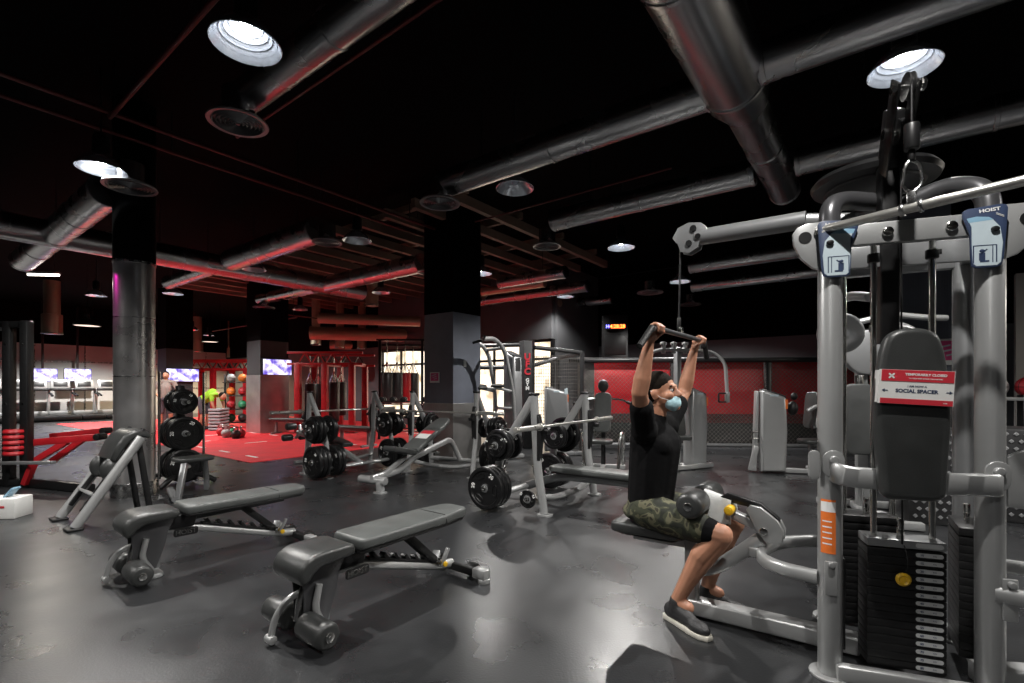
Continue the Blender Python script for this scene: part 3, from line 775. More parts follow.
mb.prism([(.31, .57), (.27, .60), (.32, .74), (.38, .83), (.46, .87), (.54, .87), (.60, .82), (.585, .78), (.52, .80), (.46, .79), (.41, .74)], -.235, .235, M, .025, 3); mb.build('top_pad', VINYL, t, 50)
mb = MB(); mb.cyl((-.25, .30, .46), (.25, .30, .46), .02, bev=.004); mb.cyl((-.31, .30, .46), (-.25, .30, .46), .03, bev=.006); mb.cyl((.25, .30, .46), (.31, .30, .46), .03, bev=.006); mb.build('cross_handle', CHROME, t)
mb = MB(); mb.box((0, .17, .265), (.46, .025, .12), .006, Matrix.Rotation(R(58), 3, 'X')); mb.build('step_plate', SILVER, t)

# ================================================================== plate tree and small bench behind the column
t = thing('plate_tree', 'black plate tree holding round plates beside the round column', 'plate rack', (-4.50, 6.55, 0), R(-127))
mb = MB(); mb.bar((0, 0, .02), (0, 0, 1.32), .09, .09, .012); mb.build('mast', BLACK, t)
for s in (-1, 1):
    mb = MB(); mb.tube(fillet([(-.32, s * .30, .02), (-.22, s * .28, .10), (0, 0, .14), (.22, s * .28, .10), (.32, s * .30, .02)], .12), .032, 12); mb.build('base_leg', BLACK, t)
    mb = MB(); mb.cyl((s * .26, .07, .1), (s * .26, .07, 1.5), .016, seg=12); mb.build('bar_holder', CHROME, t)
for z in (.25, .68, 1.10):
    mb = MB(); mb.cyl((0, -.30, z), (0, .30, z), .024); mb.build('plate_peg', CHROME, t)
MT = Matrix.Translation((-4.50, 6.55, 0)) @ Matrix.Rotation(R(-37), 4, 'Z')
for z, ks, nm in ((.25, (20, 20), 'lowest'), (.68, (20, 20), 'middle'), (1.10, (10, 10), 'top')):
    plates(MT, ((.06, 0, z + .0), ks), 1, [f'{q} plate on the {nm} peg of the plate tree' for q in ('inner', 'outer')], 'plates on the plate tree')
    plates(MT, ((-.06, 0, z), ks[:1]), -1, [f'plate on the back of the {nm} peg of the plate tree'], 'plates on the plate tree')
t = thing('utility_bench', 'low dark bench with thin seat standing against the round column', 'exercise bench', (-3.75, 5.55, 0), R(-37))
mb = MB(); mb.prism(rrect(.30, .40, .08, 5, -.18, .14), .42, .47, None, .018, 3); mb.build('seat', VINYL, t, 50)
mb = MB(); mb.bar((-.08, .02, .42), (.06, -.1, .02), .06, .07, .01); mb.build('front_post', GREYP, t)
mb = MB(); mb.flat(fillet([(.08, -.12, .04), (-.35, -.02, .04), (-.62, .05, .04)], .1), .08, .06); mb.build('base_rail', GREYP, t)
mb = MB(); mb.bar((-.25, .3, .42), (-.35, .35, .02), .06, .05, .01); mb.build('rear_post', GREYP, t)

# ================================================================== black power rack with red arms at the edge
t = thing('power_rack', 'tall black power rack with red lever arms', 'power rack', (-6.50, 6.36, 0), 0)
for k, (x, y) in enumerate(((-.12, .0), (.16, -.05), (-1.5, .9), (-1.3, .2))):
    mb = MB(); mb.box((x, y, 1.08), (.10, .10, 2.16), .008); u = mb.build('rack_post', BLACK, t)
    for i in range(14 if k < 2 else 0):
        mb = MB(); mb.cyl((x, y - .051, .3 + i * .13), (x, y - .054, .3 + i * .13), .012, seg=10); mb.build('bolt_hole', CHROME if i % 6 == 0 else RUBB, u)
for a, b in (((-.12, 0), (.16, -.05)), ((-1.5, .9), (-1.3, .2)), ((.16, -.05), (-1.3, .2)), ((-.12, 0), (-1.5, .9))):
    mb = MB(); mb.bar((*a, 2.12), (*b, 2.12), .08, .08, .008); mb.build('top_beam', BLACK, t)
    mb = MB(); mb.bar((*a, .05), (*b, .05), .08, .08, .008); mb.build('base_beam', BLACK, t)
mb = MB(); mb.bar((.16, -.05, .06), (1.35, -.45, .06), .10, .11, .01); mb.build('floor_beam', BLACK, t)
for dy, dz, L in ((.35, .03, .75), (.02, -.02, .95)):
    mb = MB(); mb.bar((.10, .0 + dy, .58 + dz), (.10 + L, .0 + dy, .66 + dz), .07, .09, .008); mb.bar((.1, dy, .26), (.62, dy, .60 + dz), .06, .08, .008); a = mb.build('lever_arm', RED, t)
    mb = MB(); mb.cyl((.11 + L, dy - .07, .665 + dz), (.11 + L, dy + .07, .665 + dz), .045, bev=.008); mb.build('grip', RUBB, a)
mb = MB()
for i in range(5): mb.lathe([(0, 0), (.11, 0), (.12, .02), (.11, .05), (0, .05)], Matrix.Translation((.06, -.1, .42 + i * .07)) , 18)
mb.build('weight_carriage', RED, t)
for dz in (.02,):
    mb = MB(); mb.bar((-.1, -.14, .32), (.8, -.35, .36), .06, .04, .006); mb.build('safety_arm', GREYP, t)
    mb = MB(); mb.bar((.25, -.16, .05), (.36, -.16, .32), .08, .06, .006); mb.build('foot_bracket', RED, t)
# white notice box on the floor
t = thing('notice_box', 'small white notice box on the floor by the black rack', 'box', ground(-6, 520), R(8))
mb = MB(); mb.box((0, .12, .10), (.34, .22, .2), .01); mb.build('box_body', CARD, t)
mb = MB(); mb.box((0, .008, .12), (.16, .004, .02), 0); mb.build('printed_mark', REDS, t, 0)
mb = MB(); mb.bar((.02, .12, .2), (.10, .12, .29), .1, .02, .005); mb.build('spray_head', LBLUE, t)
# ================================================================== multi-station cable tower
TR = thing('cable_tower', 'tall silver multi-station cable tower with weight stacks and tagged back pad', 'gym machine', (1.72, 2.30, 0), 0)
TI = Matrix.Translation((-1.72, -2.30, 0))
TF = Matrix.Translation((1.435, 2.18, 0)) @ Matrix.Rotation(math.atan2(-.323, .946), 4, 'Z')
T = TI @ TF                                   # tower frame: x along the two front posts, y to the back
LF = Matrix.Translation((.83, 2.90, 0)) @ Matrix.Rotation(R(-36.87), 4, 'Z')
L = TI @ LF                                   # lat seat frame: x forward (to the tower), y to the sitter's left
S = .570
def tp(name, m, f, par=None, smooth=45, M=None):
    mb = MB(T if M is None else M); f(mb); return mb.build(name, m, par or TR, smooth)
# posts
posts = {}
for k, (x, y, h) in enumerate(((0, 0, 2.02), (S, 0, 2.02), (S + .16, .54, 2.02), (.16, .62, 2.02))):
    posts[k] = tp('post', SILVER if k < 2 else GREYP, lambda mb: mb.cyl((x, y, .012), (x, y, h), .048, seg=28, bev=.006))
    tp('post_foot', SILVER, lambda mb: mb.cyl((x, y, 0), (x, y, .014), .082, seg=28, bev=.003).cyl((x + .06, y - .03, .014), (x + .06, y - .03, .022), .010, seg=8), posts[k])
# orange caution label wrapped on the front post
def lab(mb):
    n = 8
    for z0, z1, r in ((.56, .80, .0487),):
        for i in range(n):
            a0, a1 = R(-150 + i * 9), R(-150 + (i + 1) * 9)
            v = [mb._v((r * math.cos(a), r * math.sin(a), z)) for a, z in ((a0, z0), (a1, z0), (a1, z1), (a0, z1))]; mb._f(v)
ol = tp('caution_label', ORANGE, lab, posts[0])
def lab2(mb):
    r = .0491
    for i in range(8):
        a0, a1 = R(-149 + i * 8.8), R(-149 + (i + 1) * 8.8)
        mb._f([mb._v((r * math.cos(a), r * math.sin(a), z)) for a, z in ((a0, .745), (a1, .745), (a1, .79), (a0, .79))])
        for zz in (.60, .625, .65, .675, .70):
            if 1 <= i <= 5: mb._f([mb._v((r * math.cos(a), r * math.sin(a), z)) for a, z in ((a0, zz), (a1, zz), (a1, zz + .006), (a0, zz + .006))])
tp('label_lines', WHITE, lab2, ol)
# top rails and ears
tp('top_rail', SILVER, lambda mb: mb.box((S / 2, -.035, 1.965), (S + .06, .022, .095), .006))
tp('top_rail', GREYP, lambda mb: mb.box((S / 2, .12, 1.90), (S, .022, .10), .006))
tp('top_rail', GREYP, lambda mb: mb.bar((.14, .62, 1.95), (S + .18, .54, 1.95), .05, .09, .008))
for x, x2, y2 in ((0, .16, .62), (S, S + .16, .54)): tp('side_rail', GREYP, lambda mb: mb.bar((x, 0, 1.95), (x2, y2, 1.95), .05, .07, .008))
for x in (.20, .42):
    tp('rail_bolt', CHROME, lambda mb: mb.cyl((x, -.047, 1.965), (x, -.062, 1.965), .021, seg=16, bev=.005))
    tp('rail_hole', BLACK, lambda mb: mb.box((x + .02, .108, 1.90), (.03, .004, .022), .001))
def ear(sx, x0):
    def f(mb):
        out = [(0, .075), (sx * .075, .075), (sx * .115, .06), (sx * .135, .03), (sx * .13, -.02), (sx * .10, -.085), (sx * .055, -.13), (0, -.15)]
        if sx < 0: out = out[::-1]
        mb.prism(out, -.011, .011, frame((x0, -.02, 1.965), (1, 0, 0), (0, 0, 1)), .004)
        mb.slot = 1
        mb.cyl((x0 + sx * .085, -.034, 1.975), (x0 + sx * .085, .0, 1.975), .026, seg=20)
    return f
tp('ear_plate', [SILVER, BLACK], ear(-1, -.02)); tp('ear_plate', [SILVER, BLACK], ear(1, S + .02))
# instruction placards
def placard(xc, mirror):
    k = 1 if mirror else 1
    M = T @ frame((xc, -.062, 1.895), (1, 0, 0), (0, 0, 1)) @ Matrix.Diagonal((1 if mirror else -1.05, .78, 1, 1))
    out = [(-.072, .155), (-.06, .165), (.05, .178), (.066, .172), (.072, .155), (.066, .03), (.058, -.10), (.05, -.135), (.036, -.145), (-.03, -.145), (-.044, -.135), (-.048, -.08), (-.05, .03), (-.075, .13)]
    mb = MB(M); mb.prism(out[::-1], -.006, .004, None, .002); o = mb.build('instruction_placard', NAVY, TR, 40)
    def band(pts, z=.0048): 
        m = MB(M); m.prism(pts, .003, z); return m
    band([(-.055, .092), (-.062, .115), (-.03, .122), (.01, .115), (.025, .10)][::-1], .0052).build('blue_band', LBLUE, o, 0)
    band([(-.046, .07), (-.058, .11), (-.02, .118), (.02, .105), (.046, .06), (.054, -.02), (.048, -.12), (.036, -.135), (-.03, -.135), (-.042, -.12), (-.045, -.03)][::-1]).build('pale_panel', PAPER, o, 0)
    m = MB(M); m.text('HOIST', .024, Matrix.Translation((.012, .150, .0055)) @ Matrix.Rotation(R(6), 4, 'Z') @ Matrix.Diagonal((1 if mirror else -1, 1, 1, 1)), .0006, .0006)
    for i in range(4): m.box((.045, .125 - i * .006, .0053), (.03, .002, .001), 0, Matrix.Rotation(R(-35), 3, 'Z')) if i < 2 else None
    m.build('lettering', WHITE, o, 0)
    m = MB(M); m.cyl((.028, .05, .004), (.028, .05, .016), .014, seg=16, bev=.004); m.build('placard_bolt', BLACK, o)
    m = MB(M)
    m.box((-.004, -.03, .0052), (.075, .004, .001), 0); m.box((-.04, -.075, .0052), (.004, .09, .001), 0); m.box((.034, -.075, .0052), (.004, .09, .001), 0); m.box((.022, -.075, .0052), (.003, .09, .001), 0)
    m.ball((-.012, -.058, .005), (.009, .009, .002)); m.box((-.012, -.088, .0052), (.020, .04, .001), 0); m.box((-.004, -.112, .0052), (.03, .009, .001), 0); m.bar((-.02, -.08, .0052), (.004, -.05, .0052), .005, .001, 0)
    m.build('exercise_figure', NAVY, o, 0)
    return o
placard(.012, 0); placard(S - .045, 1)
# arched top tubes running back to the mast, round top plate
tp('arch_tube', DARKP, lambda mb: mb.tube(fillet([(0, 0, 1.98), (0.0, .01, 2.12), (.08, .10, 2.17), (.30, .22, 2.17)], .10, 8), .042, 18))
tp('arch_tube', DARKP, lambda mb: mb.tube(fillet([(S, 0, 1.98), (S, .02, 2.13), (S - .08, .14, 2.20), (.30, .24, 2.13)], .10, 8), .042, 18))
tp('arch_tube', DARKP, lambda mb: mb.tube(fillet([(.16, .62, 1.98), (.16, .60, 2.14), (.2, .48, 2.18), (.30, .34, 2.18)], .10, 8), .040, 18))
tp('top_disc', BLACK, lambda mb: mb.lathe([(0, 0), (.22, 0), (.26, .012), (.27, .035), (.25, .06), (0, .07)], Matrix.Translation((.28, .36, 2.30)), 40).lathe([(.19, -.004), (.20, -.010), (.21, -.004)], Matrix.Translation((.28, .36, 2.30)), 40))
# mast and forward boom with the top pulley
tp('mast', BLACK, lambda mb: mb.bar((.27, .16, 1.5), (.255, .10, 2.30), .075, .075, .008, (0, 1, 0)).bar((.255, .12, 2.26), (.235, -.02, 2.50), .06, .08, .008, (0, 1, 0)))
def boomplates(mb):
    for s in (-1, 1): mb.bar((.255 + s * .034, .06, 2.25), (.215 + s * .034, -.19, 2.53), .010, .075, .003, (0, 1, 0))
tp('boom_plate', BLACK, boomplates)
def pulley(mb, c, r=.05, w=.022, ax=(1, 0, 0)):
    Q = Matrix.Translation(Vector(c)) @ Vector(ax).to_track_quat('Z', 'Y').to_matrix().to_4x4()
    mb.lathe([(.0, -w / 2), (r, -w / 2), (r, -w * .3), (r * .84, 0), (r, w * .3), (r, w / 2), (0, w / 2)], Q, 26)
for c in ((.22, -.19, 2.50), (.25, -.02, 2.40)): tp('pulley', BLACK, lambda mb: pulley(mb, c, .052))
for c in ((.22, -.19, 2.50), (.245, -.03, 2.39)):
    tp('pulley_bolt', CHROME, lambda mb: mb.cyl((c[0] - .052, c[1], c[2]), (c[0] + .052, c[1], c[2]), .011, bev=.003).cyl((c[0] - .056, c[1], c[2]), (c[0] - .044, c[1], c[2]), .024, seg=6).cyl((c[0] + .044, c[1], c[2]), (c[0] + .056, c[1], c[2]), .024, seg=6))
BX, BY, BZ = .215, -.235, 2.0
tp('front_cable', BLACK, lambda mb: mb.cyl((BX, BY, BZ + .19), (BX, BY, 2.50), .005, seg=8).cyl((.27, -.0, .62), (.265, .0, 2.4), .004, seg=8))
tp('cable_stop', BLACK, lambda mb: mb.cyl((BX, BY, 2.225), (BX, BY, 2.33), .026, bev=.008).cyl((BX, BY, 2.185), (BX, BY, 2.23), .012, bev=.003))
tp('carabiner', STEEL, lambda mb: mb.tube(fillet([(BX - .008, BY, BZ + .19), (BX + .026, BY, BZ + .17), (BX + .034, BY, BZ + .09), (BX, BY, BZ + .055), (BX - .03, BY, BZ + .085), (BX - .022, BY, BZ + .165)], .02, 4, True), .006, 8, True))
# guide rods
for (x, y) in ((.185, .06), (.40, .06), (.185, .47), (.40, .47)):
    tp('guide_rod', CHROME, lambda mb: mb.cyl((x, y, .07), (x, y, 1.95), .0125, seg=14))
for x in (.185, .40): tp('rod_collar', BLACK, lambda mb: mb.cyl((x, .06, 1.86), (x, .06, 1.90), .024, bev=.004))
# weight stacks: each plate a part with its number sticker
def stack(M, n, hero=True, stickers=True):
    for i in range(n):
        z = .095 + i * .0345
        mb = MB(M); mb.box((0, 0, z), (.285, .12, .0325), .003); w = mb.build('stack_plate', BLACK, TR, 30)
        if stickers:
            mb = MB(M); mb.prism(rrect(.098, .018, .0088, 5), 0, .001, frame((.082, -.0605, z), (1, 0, 0), (0, 0, 1))); st = mb.build('number_sticker', STICK, w, 0)
            mb = MB(M); mb.text(f'{(n - i) * 5 + 5}', .013, frame((.055, -.0618, z), (1, 0, 0), (0, 0, 1)), .0004, .0004); mb.text('KG', .009, frame((.10, -.0618, z), (1, 0, 0), (0, 0, 1)), .0004); mb.build('lettering', NAVY, st, 0)
    z = .095 + n * .0345 + .006
    mb = MB(M); mb.box((0, 0, z), (.285, .12, .035), .004); w = mb.build('stack_top_plate', GREYP if stickers else BLACK, TR, 30)
    if stickers:
        mb = MB(M); mb.prism(rrect(.098, .02, .0095, 5), 0, .001, frame((.082, -.0605, z), (1, 0, 0), (0, 0, 1))); mb.build('number_sticker', STICK, w, 0)
    mb = MB(M); mb.cyl((0, 0, z + .015), (0, 0, z + .06), .014, bev=.004); mb.bar((0, 0, z + .05), (0, 0, z + .10), .02, .03, .003); mb.build('stack_stem', CHROME, w)
SM = T @ Matrix.Translation((S / 2, .06, 0))
stack(SM, 15)
stack(T @ Matrix.Translation((S / 2, .47, 0)), 15, False, False)
stack(T @ Matrix.Translation((S + .06, .30, 0)) @ Matrix.Rotation(R(75), 4, 'Z') @ Matrix.Diagonal((.9, .8, 1.05, 1)), 15, False, False)
tp('selector_pin', YELLOW, lambda mb: mb.lathe([(.0, 0), (.012, 0), (.014, .012), (.027, .016), (.029, .024), (.02, .032), (.012, .026), (0, .03)], Matrix.Translation((-.02, -.062, .095 + 11 * .0345)) @ Matrix.Rotation(R(90), 4, 'X'), 24), M=SM)
tp('selector_lanyard', RUBB, lambda mb: mb.tube(fillet([(-.02, -.075, .475), (.0, -.09, .55), (-.01, -.05, .63)], .05), .003, 6), M=SM)
# floor rails
tp('base_rail', SILVER, lambda mb: mb.box((S / 2 - .0, -.045, .045), (S - .02, .045, .07), .008))
tp('base_rail', GREYP, lambda mb: mb.bar((.16, .62, .045), (S + .16, .54, .045), .05, .07, .008))
for x, x2, y2 in ((0, .16, .62), (S, S + .16, .54)): tp('side_base', GREYP, lambda mb: mb.bar((x, 0, .045), (x2, y2, .045), .05, .07, .008))
tp('shroud', BLACK, lambda mb: mb.box((.075, .27, .30), (.012, .40, .42), .004))
# back pad with U-shaped carrier
tp('pad_carrier', SILVER, lambda mb: mb.flat(fillet([(0, -.02, .925), (.0, -.085, .925), (.06, -.11, .915), (.40, -.12, .91), (.47, -.10, .91), (S, -.075, .905), (S, -.02, .905)], .05), .03, .088))
for x, z in ((0, .96), (S, .94)):
    tp('pivot_bracket', SILVER, lambda mb: mb.prism(rrect(.085, .12, .04, 5), -.006, .006, frame((x, -.052, z), (1, 0, 0), (0, 0, 1)), .003).cyl((x, -.055, z + .02), (x, -.075, z + .02), .018, seg=14, bev=.004))
tp('stop_plate', SILVER, lambda mb: mb.prism(rrect(.13, .045, .02, 4), -.008, .008, frame((-.07, -.03, .95), (0, 0, 1), (1, 0, 0)), .004))
PM = T @ frame((.235, -.145, 1.20), (1, 0, 0), (0, 0, 1))
out = []
for p in [(-.105, -.335), (-.08, -.355), (.08, -.355), (.11, -.335), (.127, -.05), (.124, .10), (.104, .25), (.085, .31), (.04, .335), (-.04, .335), (-.085, .31), (-.104, .25), (-.124, .10), (-.127, -.05)]: out.append(p)
tp('back_pad', VINYL, lambda mb: mb.prism([(p.x, p.y) for p in fillet([(a, b, 0) for a, b in out], .05, 4, True)], -.01, .055, None, .024, 4), M=PM)
tp('pad_mount', BLACK, lambda mb: mb.box((0, -.05, -.03), (.08, .5, .035), .006), M=PM)
# closed notice hung on the pad
NT = thing('closed_notice', 'red and white closed notice card strapped around the black back pad', 'notice', (TF @ Vector((.235, -.215, 1.20))), math.atan2(-.323, .946))
NM = Matrix.Rotation(R(3.5), 4, 'Y') @ frame((.0, 0, .095), (1, 0, 0), (0, 0, 1))
NM = frame((.0, 0, .098), (1, 0, -.055), (0.0, .0, 1)) @ Matrix.Diagonal((.86, .86, 1, 1))
mb = MB(NM); mb.box((0, 0, 0), (.285, .158, .003), 0); cd_ = mb.build('card', CARD, NT, 0)
mb = MB(NM); mb.box((.003, .052, .002), (.274, .052, .002), 0); mb.build('header_band', REDS, NT, 0)
mb = MB(NM); mb.box((.003, -.066, .002), (.274, .024, .002), 0); mb.build('footer_band', REDS, NT, 0)
mb = MB(NM); mb.text('TEMPORARILY CLOSED', .0150, Matrix.Translation((.035, .058, .0034)), .0004, .0005); mb.text('TO HELP KEEP SOCIAL DISTANCING', .0078, Matrix.Translation((.035, .040, .0034)), .0003, .0001)
for a in (45, -45): mb.box((-.095, .050, .0036), (.030, .007, .0008), 0, Matrix.Rotation(R(a), 3, 'Z'))
mb.text('GYM', .007, Matrix.Translation((.112, -.067, .0034)), .0003, .0002); mb.build('white_lettering', WHITE, NT, 0)
mb = MB(NM); mb.text('I AM NOW A', .0125, Matrix.Translation((.005, .004, .002)), .0004, .0003); mb.text('SOCIAL SPACER', .0225, Matrix.Translation((.004, -.018, .002)), .0004, .0009)
for s in (-1, 1):
    x = .004 + s * .122; mb.box((x - s * .006, -.018, .002), (.012, .004, .0008), 0)
    mb.prism([(x + s * .012, -.018), (x - s * 0, -.010), (x - s * 0, -.026)][::s], .0016, .0024)
mb.build('black_lettering', NAVY, NT, 0)
for s in (-1, 1): mb = MB(NM); mb.bar((s * .141, 0, -.0), (s * .139, 0, -.05), .003, .15, 0); mb.build('card_side', CARD, NT, 0)
# short straight bar hooked on the front cable
bw_ = TF @ Vector((BX, BY, BZ)); bd = Vector((.57, -.82, 0)).normalized()
BARM = frame((0, 0, 0), bd, (-bd.y, bd.x, 0))
t = thing('straight_cable_bar', 'short straight steel bar hooked on the cable across the tower front', 'cable bar', bw_)
mb = MB(BARM); mb.cyl((-.345, 0, 0), (.40, 0, 0), .0185, seg=20, bev=.006); mb.build('bar_tube', BARS, t, 50)
mb = MB(BARM)
for x in (-.03, .03): mb.cyl((x - .008, 0, 0), (x + .008, 0, 0), .026, bev=.004)
mb.bar((0, 0, .0), (0, 0, .065), .03, .022, .005); mb.build('swivel_collar', STEEL, t)

# ---- lat station: arm, pulley housing, seat, roller pads, hoop rail
tp('lat_arm', GREYP, lambda mb: mb.tube([(.80, .03, 2.145), (.26, .03, 2.155)], .045, 18).flat([(.80, .03, 2.145), (1.0, .05, 2.11)], .05, .06), M=L)
def house(mb):
    out = [(-.09, .0), (-.06, .055), (0, .075), (.07, .062), (.10, .03), (.10, -.02), (.06, -.045), (.055, -.075), (.0, -.10), (-.045, -.085), (-.06, -.04)]
    for s in (-1, 1): mb.prism(out[::-1], -.005, .005, frame((.225, .03 + s * .03, 2.165), (1, 0, 0), (0, 0, 1)), .002)
    mb.slot = 1
    for dx, dz, r in ((0.005, -.045, .017), (.055, -.015, .016), (.03, .035, .018)): mb.cyl((.225 + dx, -.016, 2.165 + dz), (.225 + dx, .072, 2.165 + dz), r, seg=12)
tp('pulley_housing', [GREYP, BLACK], house, M=L)
tp('pulley', BLACK, lambda mb: pulley(mb, (.225, .03, 2.145), .06, .024, (0, 1, 0)), M=L)
tp('lat_cable', BLACK, lambda mb: mb.cyl((.17, 0, 1.63), (.172, .028, 2.15), .006, seg=8).cyl((.17, 0, 1.60), (.17, .004, 1.70), .012, seg=10, bev=.003), M=L)
sp = lambda f, n, m, par=None: tp(n, m, f, par, 50, L)
sp(lambda mb: mb.prism([(p.x, p.y) for p in fillet([(-.20, -.13, 0), (-.16, -.15, 0), (.20, -.12, 0), (.23, -.08, 0), (.23, .08, 0), (.20, .12, 0), (-.16, .15, 0), (-.20, .13, 0)], .04, 3, True)], .435, .498, None, .018, 3), 'seat_pad', VINYL)
sp(lambda mb: mb.prism(rrect(.36, .2, .04, 3), .42, .436), 'seat_board', BLACK)
sp(lambda mb: mb.bar((.245, 0, .03), (.245, 0, .44), .07, .07, .012).bar((-.1, 0, .40), (.28, 0, .41), .06, .05, .01), 'seat_post', SILVER)
sp(lambda mb: mb.bar((.20, 0, .06), (1.02, .05, .06), .10, .085, .012), 'floor_beam', SILVER)
sp(lambda mb: mb.prism(rrect(.06, .34, .025, 3, .245, 0), 0, .022, None, .004), 'seat_foot', BLACK)
sp(lambda mb: mb.tube(fillet([(.25, 0, .26), (.38, 0, .30), (.60, 0, .50)], .08), .038, 14), 'roller_support', SILVER)
sp(lambda mb: mb.prism([(-.05, .08), (-.03, .105), (.02, .10), (.10, .04), (.125, -.01), (.12, -.06), (.09, -.08), (.04, -.07), (.0, -.02)][::-1], -.012, .012, frame((.585, -.035, .575), (1, 0, 0), (0, 0, 1)), .004)
   .prism([(-.05, .08), (-.03, .105), (.02, .10), (.10, .04), (.125, -.01), (.12, -.06), (.09, -.08), (.04, -.07), (.0, -.02)][::-1], -.012, .012, frame((.585, .035, .575), (1, 0, 0), (0, 0, 1)), .004), 'sector_plate', SILVER)
sp(lambda mb: mb.prism([(-.20, .10), (-.16, .125), (.0, .09), (.09, .02), (.085, .0), (0, .055), (-.17, .08)][::-1], -.02, .02, frame((.60, 0, .60), (1, 0, 0), (0, 0, 1)), .003), 'adjust_rack', BLACK)
sp(lambda mb: mb.bar((.30, -.0, .665), (.66, 0, .545), .05, .05, .008), 'roller_arm', SILVER)
sp(lambda mb: mb.cyl((.62, -.055, .555), (.62, .055, .555), .02, bev=.004), 'pivot_bolt', CHROME)
sp(lambda mb: mb.cyl((.46, -.025, .645), (.46, -.095, .645), .025, bev=.006).cyl((.46, -.09, .645), (.46, -.10, .645), .014), 'pop_pin', YELLOW)
sp(lambda mb: mb.cyl((.295, -.25, .672), (.295, .25, .672), .014), 'roller_axle', CHROME)
for s in (-1, 1):
    ro = sp(lambda mb: roller(mb, (.295, s * .145, .672), (0, 1, 0), .20, .068), 'thigh_roller', VINYL)
    sp(lambda mb: mb.cyl((.295, s * .244, .672), (.295, s * .251, .672), .022, bev=.003), 'end_cap', CHROME, ro)
hoop = [(.87, -.225, .435), (.72, -.21, .435), (.615, -.12, .435), (.605, .05, .435), (.66, .24, .435), (.80, .38, .435), (.96, .44, .435)]
sp(lambda mb: mb.flat(fillet(hoop, .13, 6), .045, .062), 'hoop_rail', SILVER)
sp(lambda mb: mb.box((.575, 0, .435), (.06, .09, .05), .008), 'hoop_joint', SILVER)
for z in (.5,):
    tp('hoop_bracket', SILVER, lambda mb: mb.bar((-.01, -.055, .38), (-.01, -.055, .53), .05, .012, .004, (0, 1, 0)).cyl((-.01, -.06, .52), (-.01, -.078, .52), .014, seg=10, bev=.003))
# matching hoop on the far side, reaching out of frame
hp2 = [(S, -.03, .46), (S + .20, -.10, .46), (S + .42, -.02, .46), (S + .46, .18, .46), (S + .35, .34, .46), (S + .05, .40, .46)]
tp('hoop_rail', SILVER, lambda mb: mb.flat(fillet(hp2, .12, 6), .045, .062))
tp('hoop_bracket', SILVER, lambda mb: mb.bar((S + .04, -.05, .36), (S + .04, -.05, .53), .05, .012, .004, (0, 1, 0)).cyl((S + .04, -.056, .51), (S + .04, -.075, .51), .014, seg=10, bev=.003))
tp('floor_beam', SILVER, lambda mb: mb.bar((S, .1, .06), (S + .8, .25, .06), .10, .085, .012))
tp('side_plate', SILVER, lambda mb: mb.prism([(p.x, p.y) for p in fillet([(0, 0, 0), (.34, -.04, 0), (.34, .16, 0), (.1, .24, 0), (0, .2, 0)], .04, 4, True)], -.008, .008, frame((S + .06, .05, .80), (1, .35, 0), (0, 0, 1)), .003))
# rear stations: second arm with handle, rear pads
tp('rear_arm', SILVER, lambda mb: mb.tube(fillet([(.36, .6, 1.62), (.55, .68, 1.62), (.62, .72, 1.50), (.62, .72, 1.10)], .09), .034, 14))
tp('rear_arm', SILVER, lambda mb: mb.tube(fillet([(.36, .66, 1.80), (.30, .8, 1.84), (.22, .95, 1.78)], .09), .026, 14))
tp('rear_pivot', GREYP, lambda mb: mb.cyl((.27, .80, 1.62), (.27, .88, 1.62), .12, seg=28, bev=.02).cyl((.27, .78, 1.62), (.27, .90, 1.62), .03))
tp('rear_seat', VINYL, lambda mb: mb.prism(rrect(.3, .34, .06, 4, .4, 1.15), .42, .48, None, .018, 3))
tp('rear_post', GREYP, lambda mb: mb.bar((.4, 1.15, .42), (.4, 1.15, .02), .07, .07, .01).bar((.4, 1.15, .05), (.4, .55, .05), .08, .07, .01))
tp('grab_tube', SILVER, lambda mb: mb.tube(fillet([(.30, .62, .55), (.44, .66, .60), (.50, .68, .40), (.50, .68, .06)], .09), .036, 14))
# ================================================================== seated man at the lat station
PR = thing('person', 'man in black shirt, camouflage shorts and blue face mask pulling the lat bar', 'person', (.83, 2.90, 0), R(-36.87))
SKIN = mat('skin', (.40, .19, .115), 0, .5, .10, 12, .05)
SKIN.node_tree.nodes['Principled BSDF'].inputs['Subsurface Weight'].default_value = .05
SHIRT = mat('black_shirt', (.006, .006, .0065), 0, .9, .2, 20, .2, .1, bscale=40)
HAIR = mat('dark_hair', (.010, .007, .005), 0, .8, .3, 60, .4, .1, bscale=200)
MASK = mat('blue_mask', (.40, .62, .68), 0, .7, .06, 20, .2, bscale=90)
SHOE = mat('black_shoe', (.014, .014, .015), 0, .55, .2, 30, .3, bscale=200)
SOLE = mat('pale_sole', (.5, .48, .42), 0, .6, .08)
TOWEL = mat('white_towel', (.62, .63, .62), 0, .9, .06, 30, .5, bscale=300)
CAMO = bpy.data.materials.new('camouflage'); CAMO.use_nodes = True
nt = CAMO.node_tree; b = nt.nodes['Principled BSDF']; b.inputs['Roughness'].default_value = .85
tc = nt.nodes.new('ShaderNodeTexCoord'); n = nt.nodes.new('ShaderNodeTexNoise'); n.inputs['Scale'].default_value = 15; n.inputs['Detail'].default_value = 1.5; n.inputs['Distortion'].default_value = .6
nt.links.new(tc.outputs['Object'], n.inputs['Vector']); r = nt.nodes.new('ShaderNodeValToRGB'); r.color_ramp.interpolation = 'CONSTANT'
el = r.color_ramp.elements; el[0].color = (.012, .014, .008, 1); el[1].position = .43; el[1].color = (.032, .036, .018, 1)
e = el.new(.52); e.color = (.10, .095, .055, 1); e = el.new(.60); e.color = (.03, .028, .016, 1)
nt.links.new(n.outputs['Fac'], r.inputs['Fac']); nt.links.new(r.outputs['Color'], b.inputs['Base Color']); MATS['camouflage'] = CAMO

